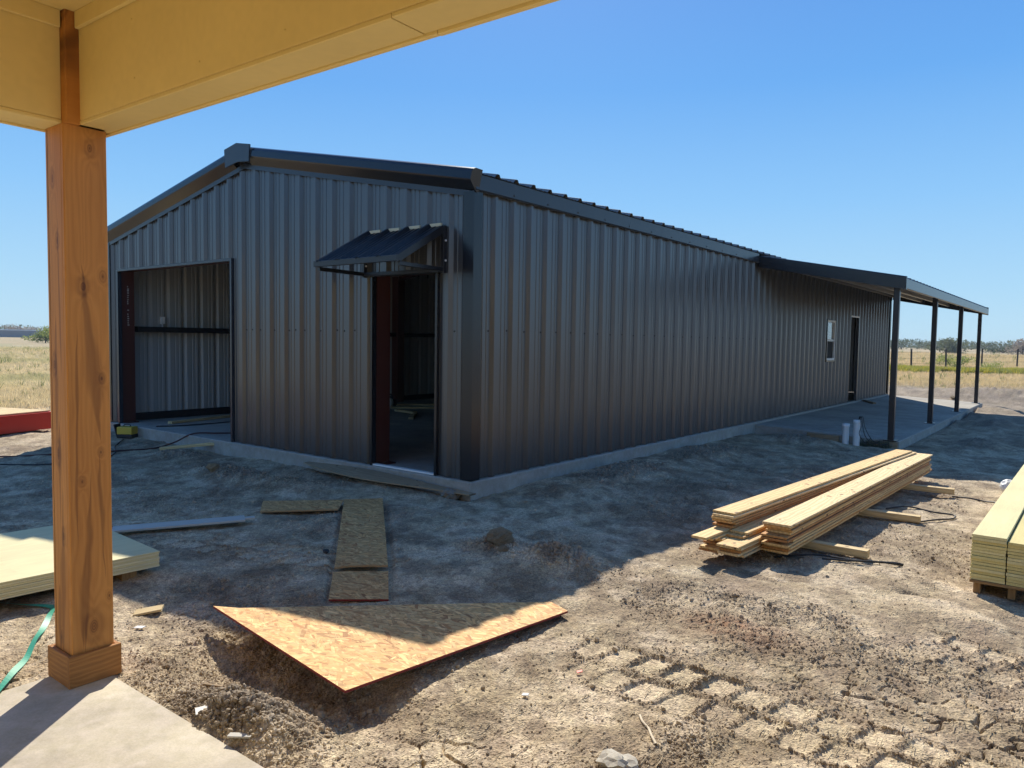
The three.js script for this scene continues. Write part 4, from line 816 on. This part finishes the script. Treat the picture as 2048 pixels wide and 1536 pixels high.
{
  const bark = mat({ color: lin(.10, .08, .06), roughness: .95 });
  const crownM = [[.10, .125, .06], [.12, .14, .07], [.085, .11, .055], [.30, .34, .08], [.27, .235, .20]].map(c => new THREE.MeshPhysicalMaterial({ color: lin(...c), roughness: 1, transmission: .45, thickness: 0, side: THREE.DoubleSide }));
  const put = (px, d, w, h, label, cm, sd, n = 900, bare = 0, group = 'trees along the far edge of the field') => {
    const a = Math.atan((px - 1024) / 1509) - 37.74 * Math.PI / 180, x = 4.93 + Math.sin(a) * d, z = 5.7 - Math.cos(a) * d;
    const t = thing('field_tree', label, 'tree', group, [x, regional(x, z) - .1 - h * .12, z]), [c, tr] = treeG(sd, w, h, n, h * .055, bare);
    part('crown', c, crownM[cm], t); part('trunk', tr, bark, t);
  };
  // beyond the porch, from the building's corner to the frame's edge
  put(1895, 150, 7.4, 3.5, 'large round mesquite tree standing in the field between two porch columns', 1, 101, 1800);
  put(1800, 235, 13, 3.9, 'dark tree just showing beside the first porch column', 2, 102);
  put(1832, 250, 15, 3.6, 'broad tree behind the field between the first and second columns', 0, 103);
  put(1853, 260, 13, 3.2, 'low tree close to the second porch column', 2, 104);
  put(1880, 270, 15, 3.0, 'distant low tree showing behind the large mesquite', 0, 105);
  put(1940, 265, 15, 3.2, 'distant tree between the third and last porch columns', 0, 106);
  put(1955, 240, 11, 3.0, 'small tree behind the last porch column', 2, 107);
  put(1981, 255, 14, 3.4, 'broad tree just past the last porch column', 0, 108);
  put(2003, 175, 7.5, 2.7, 'dark bushy tree right of the last porch column', 2, 109, 1200);
  put(2019, 178, 7, 2.5, 'dark rounded bush tree beside the tall open tree', 2, 110, 1000);
  put(2043, 150, 6.5, 4.2, 'tall open tree at the edge of the picture', 4, 111, 900, .4);
  put(1780, 250, 12, 3.2, 'low tree at the rear corner of the building', 0, 112);
  // low shrubs in the field
  put(1908, 62, 2.6, 1.35, 'grey green shrub in the field below the large mesquite', 3, 121, 900, .5, 'shrubs in the field');
  put(1878, 66, 2.4, 1.0, 'low grey green shrub left of the mesquite shrub', 3, 122, 700, .5, 'shrubs in the field');
  put(1982, 58, 2.0, .95, 'low shrub in the field right of the last column', 3, 123, 700, .5, 'shrubs in the field');
  // left of the post
  put(24, 210, 10, 3.9, 'bare grey tree on the far left skyline', 4, 131, 1400, .75);
  put(62, 240, 11, 3.5, 'thin grey tree between bare tree and green bush', 4, 132, 1000, .7);
  put(90, 120, 5, 3.0, 'bright green bushy tree beside the wooden post', 3, 133, 1400);
  put(5, 260, 14, 4.0, 'low distant grove behind the bare tree', 0, 135, 900);
  put(75, 270, 16, 3.6, 'low distant grove behind the green bush', 0, 136, 900);
  // distant woods that read as one mass
  seed = 777; const gs = [];
  const cl = new Faces();
  for (let i = 0; i < 5200; i++) { const left = rnd() < .3, a = (left ? rr(-42, -24) : rr(18, 40)) * Math.PI / 180 - 37.74 * Math.PI / 180, d = rr(330, 380), x = 5 + Math.sin(a) * d, z = 5.7 - Math.cos(a) * d, top = 1.8 + 2.2 * fbm(a * 60, 1, 3), y = regional(x, z) + rnd() * top, s = rr(.35, .9), r = () => rr(-s, s); cl.tri([x + r(), y + r(), z + r()], [x + r(), y + r(), z + r()], [x + r(), y + r(), z + r()], [0, 0], [1, 0], [0, 1]); }
  const wd = shade(new THREE.Mesh(cl.geo(), crownM[0])); wd.name = 'distant_woods'; wd.userData = { kind: 'stuff', label: 'distant dark woods along the horizon' }; scene.add(wd); void gs;
  // long low grey wall far off on the left
  const wl = thing('distant_wall', 'long low grey wall far away beyond the left field', 'wall'), wm = mat({ color: lin(.30, .29, .29), roughness: .9 });
  const at = (px, d) => { const a = Math.atan((px - 1024) / 1509) - 37.74 * Math.PI / 180; const x = 4.93 + Math.sin(a) * d, z = 5.7 - Math.cos(a) * d; return [x, regional(x, z) + .5, z]; };
  part('wall_body', between(at(-160, 205), at(140, 200), .3, 2.0, .02), wm, wl); part('wall_coping', between(at(-160, 205).map((v, i) => i === 1 ? v + 1.1 : v), at(140, 200).map((v, i) => i === 1 ? v + 1.1 : v), .4, .2, .02), M.white, wl);
}

scene.fog = new THREE.FogExp2(new THREE.Color().setRGB(.68, .78, .9), .0005);
renderer.render(scene, camera);
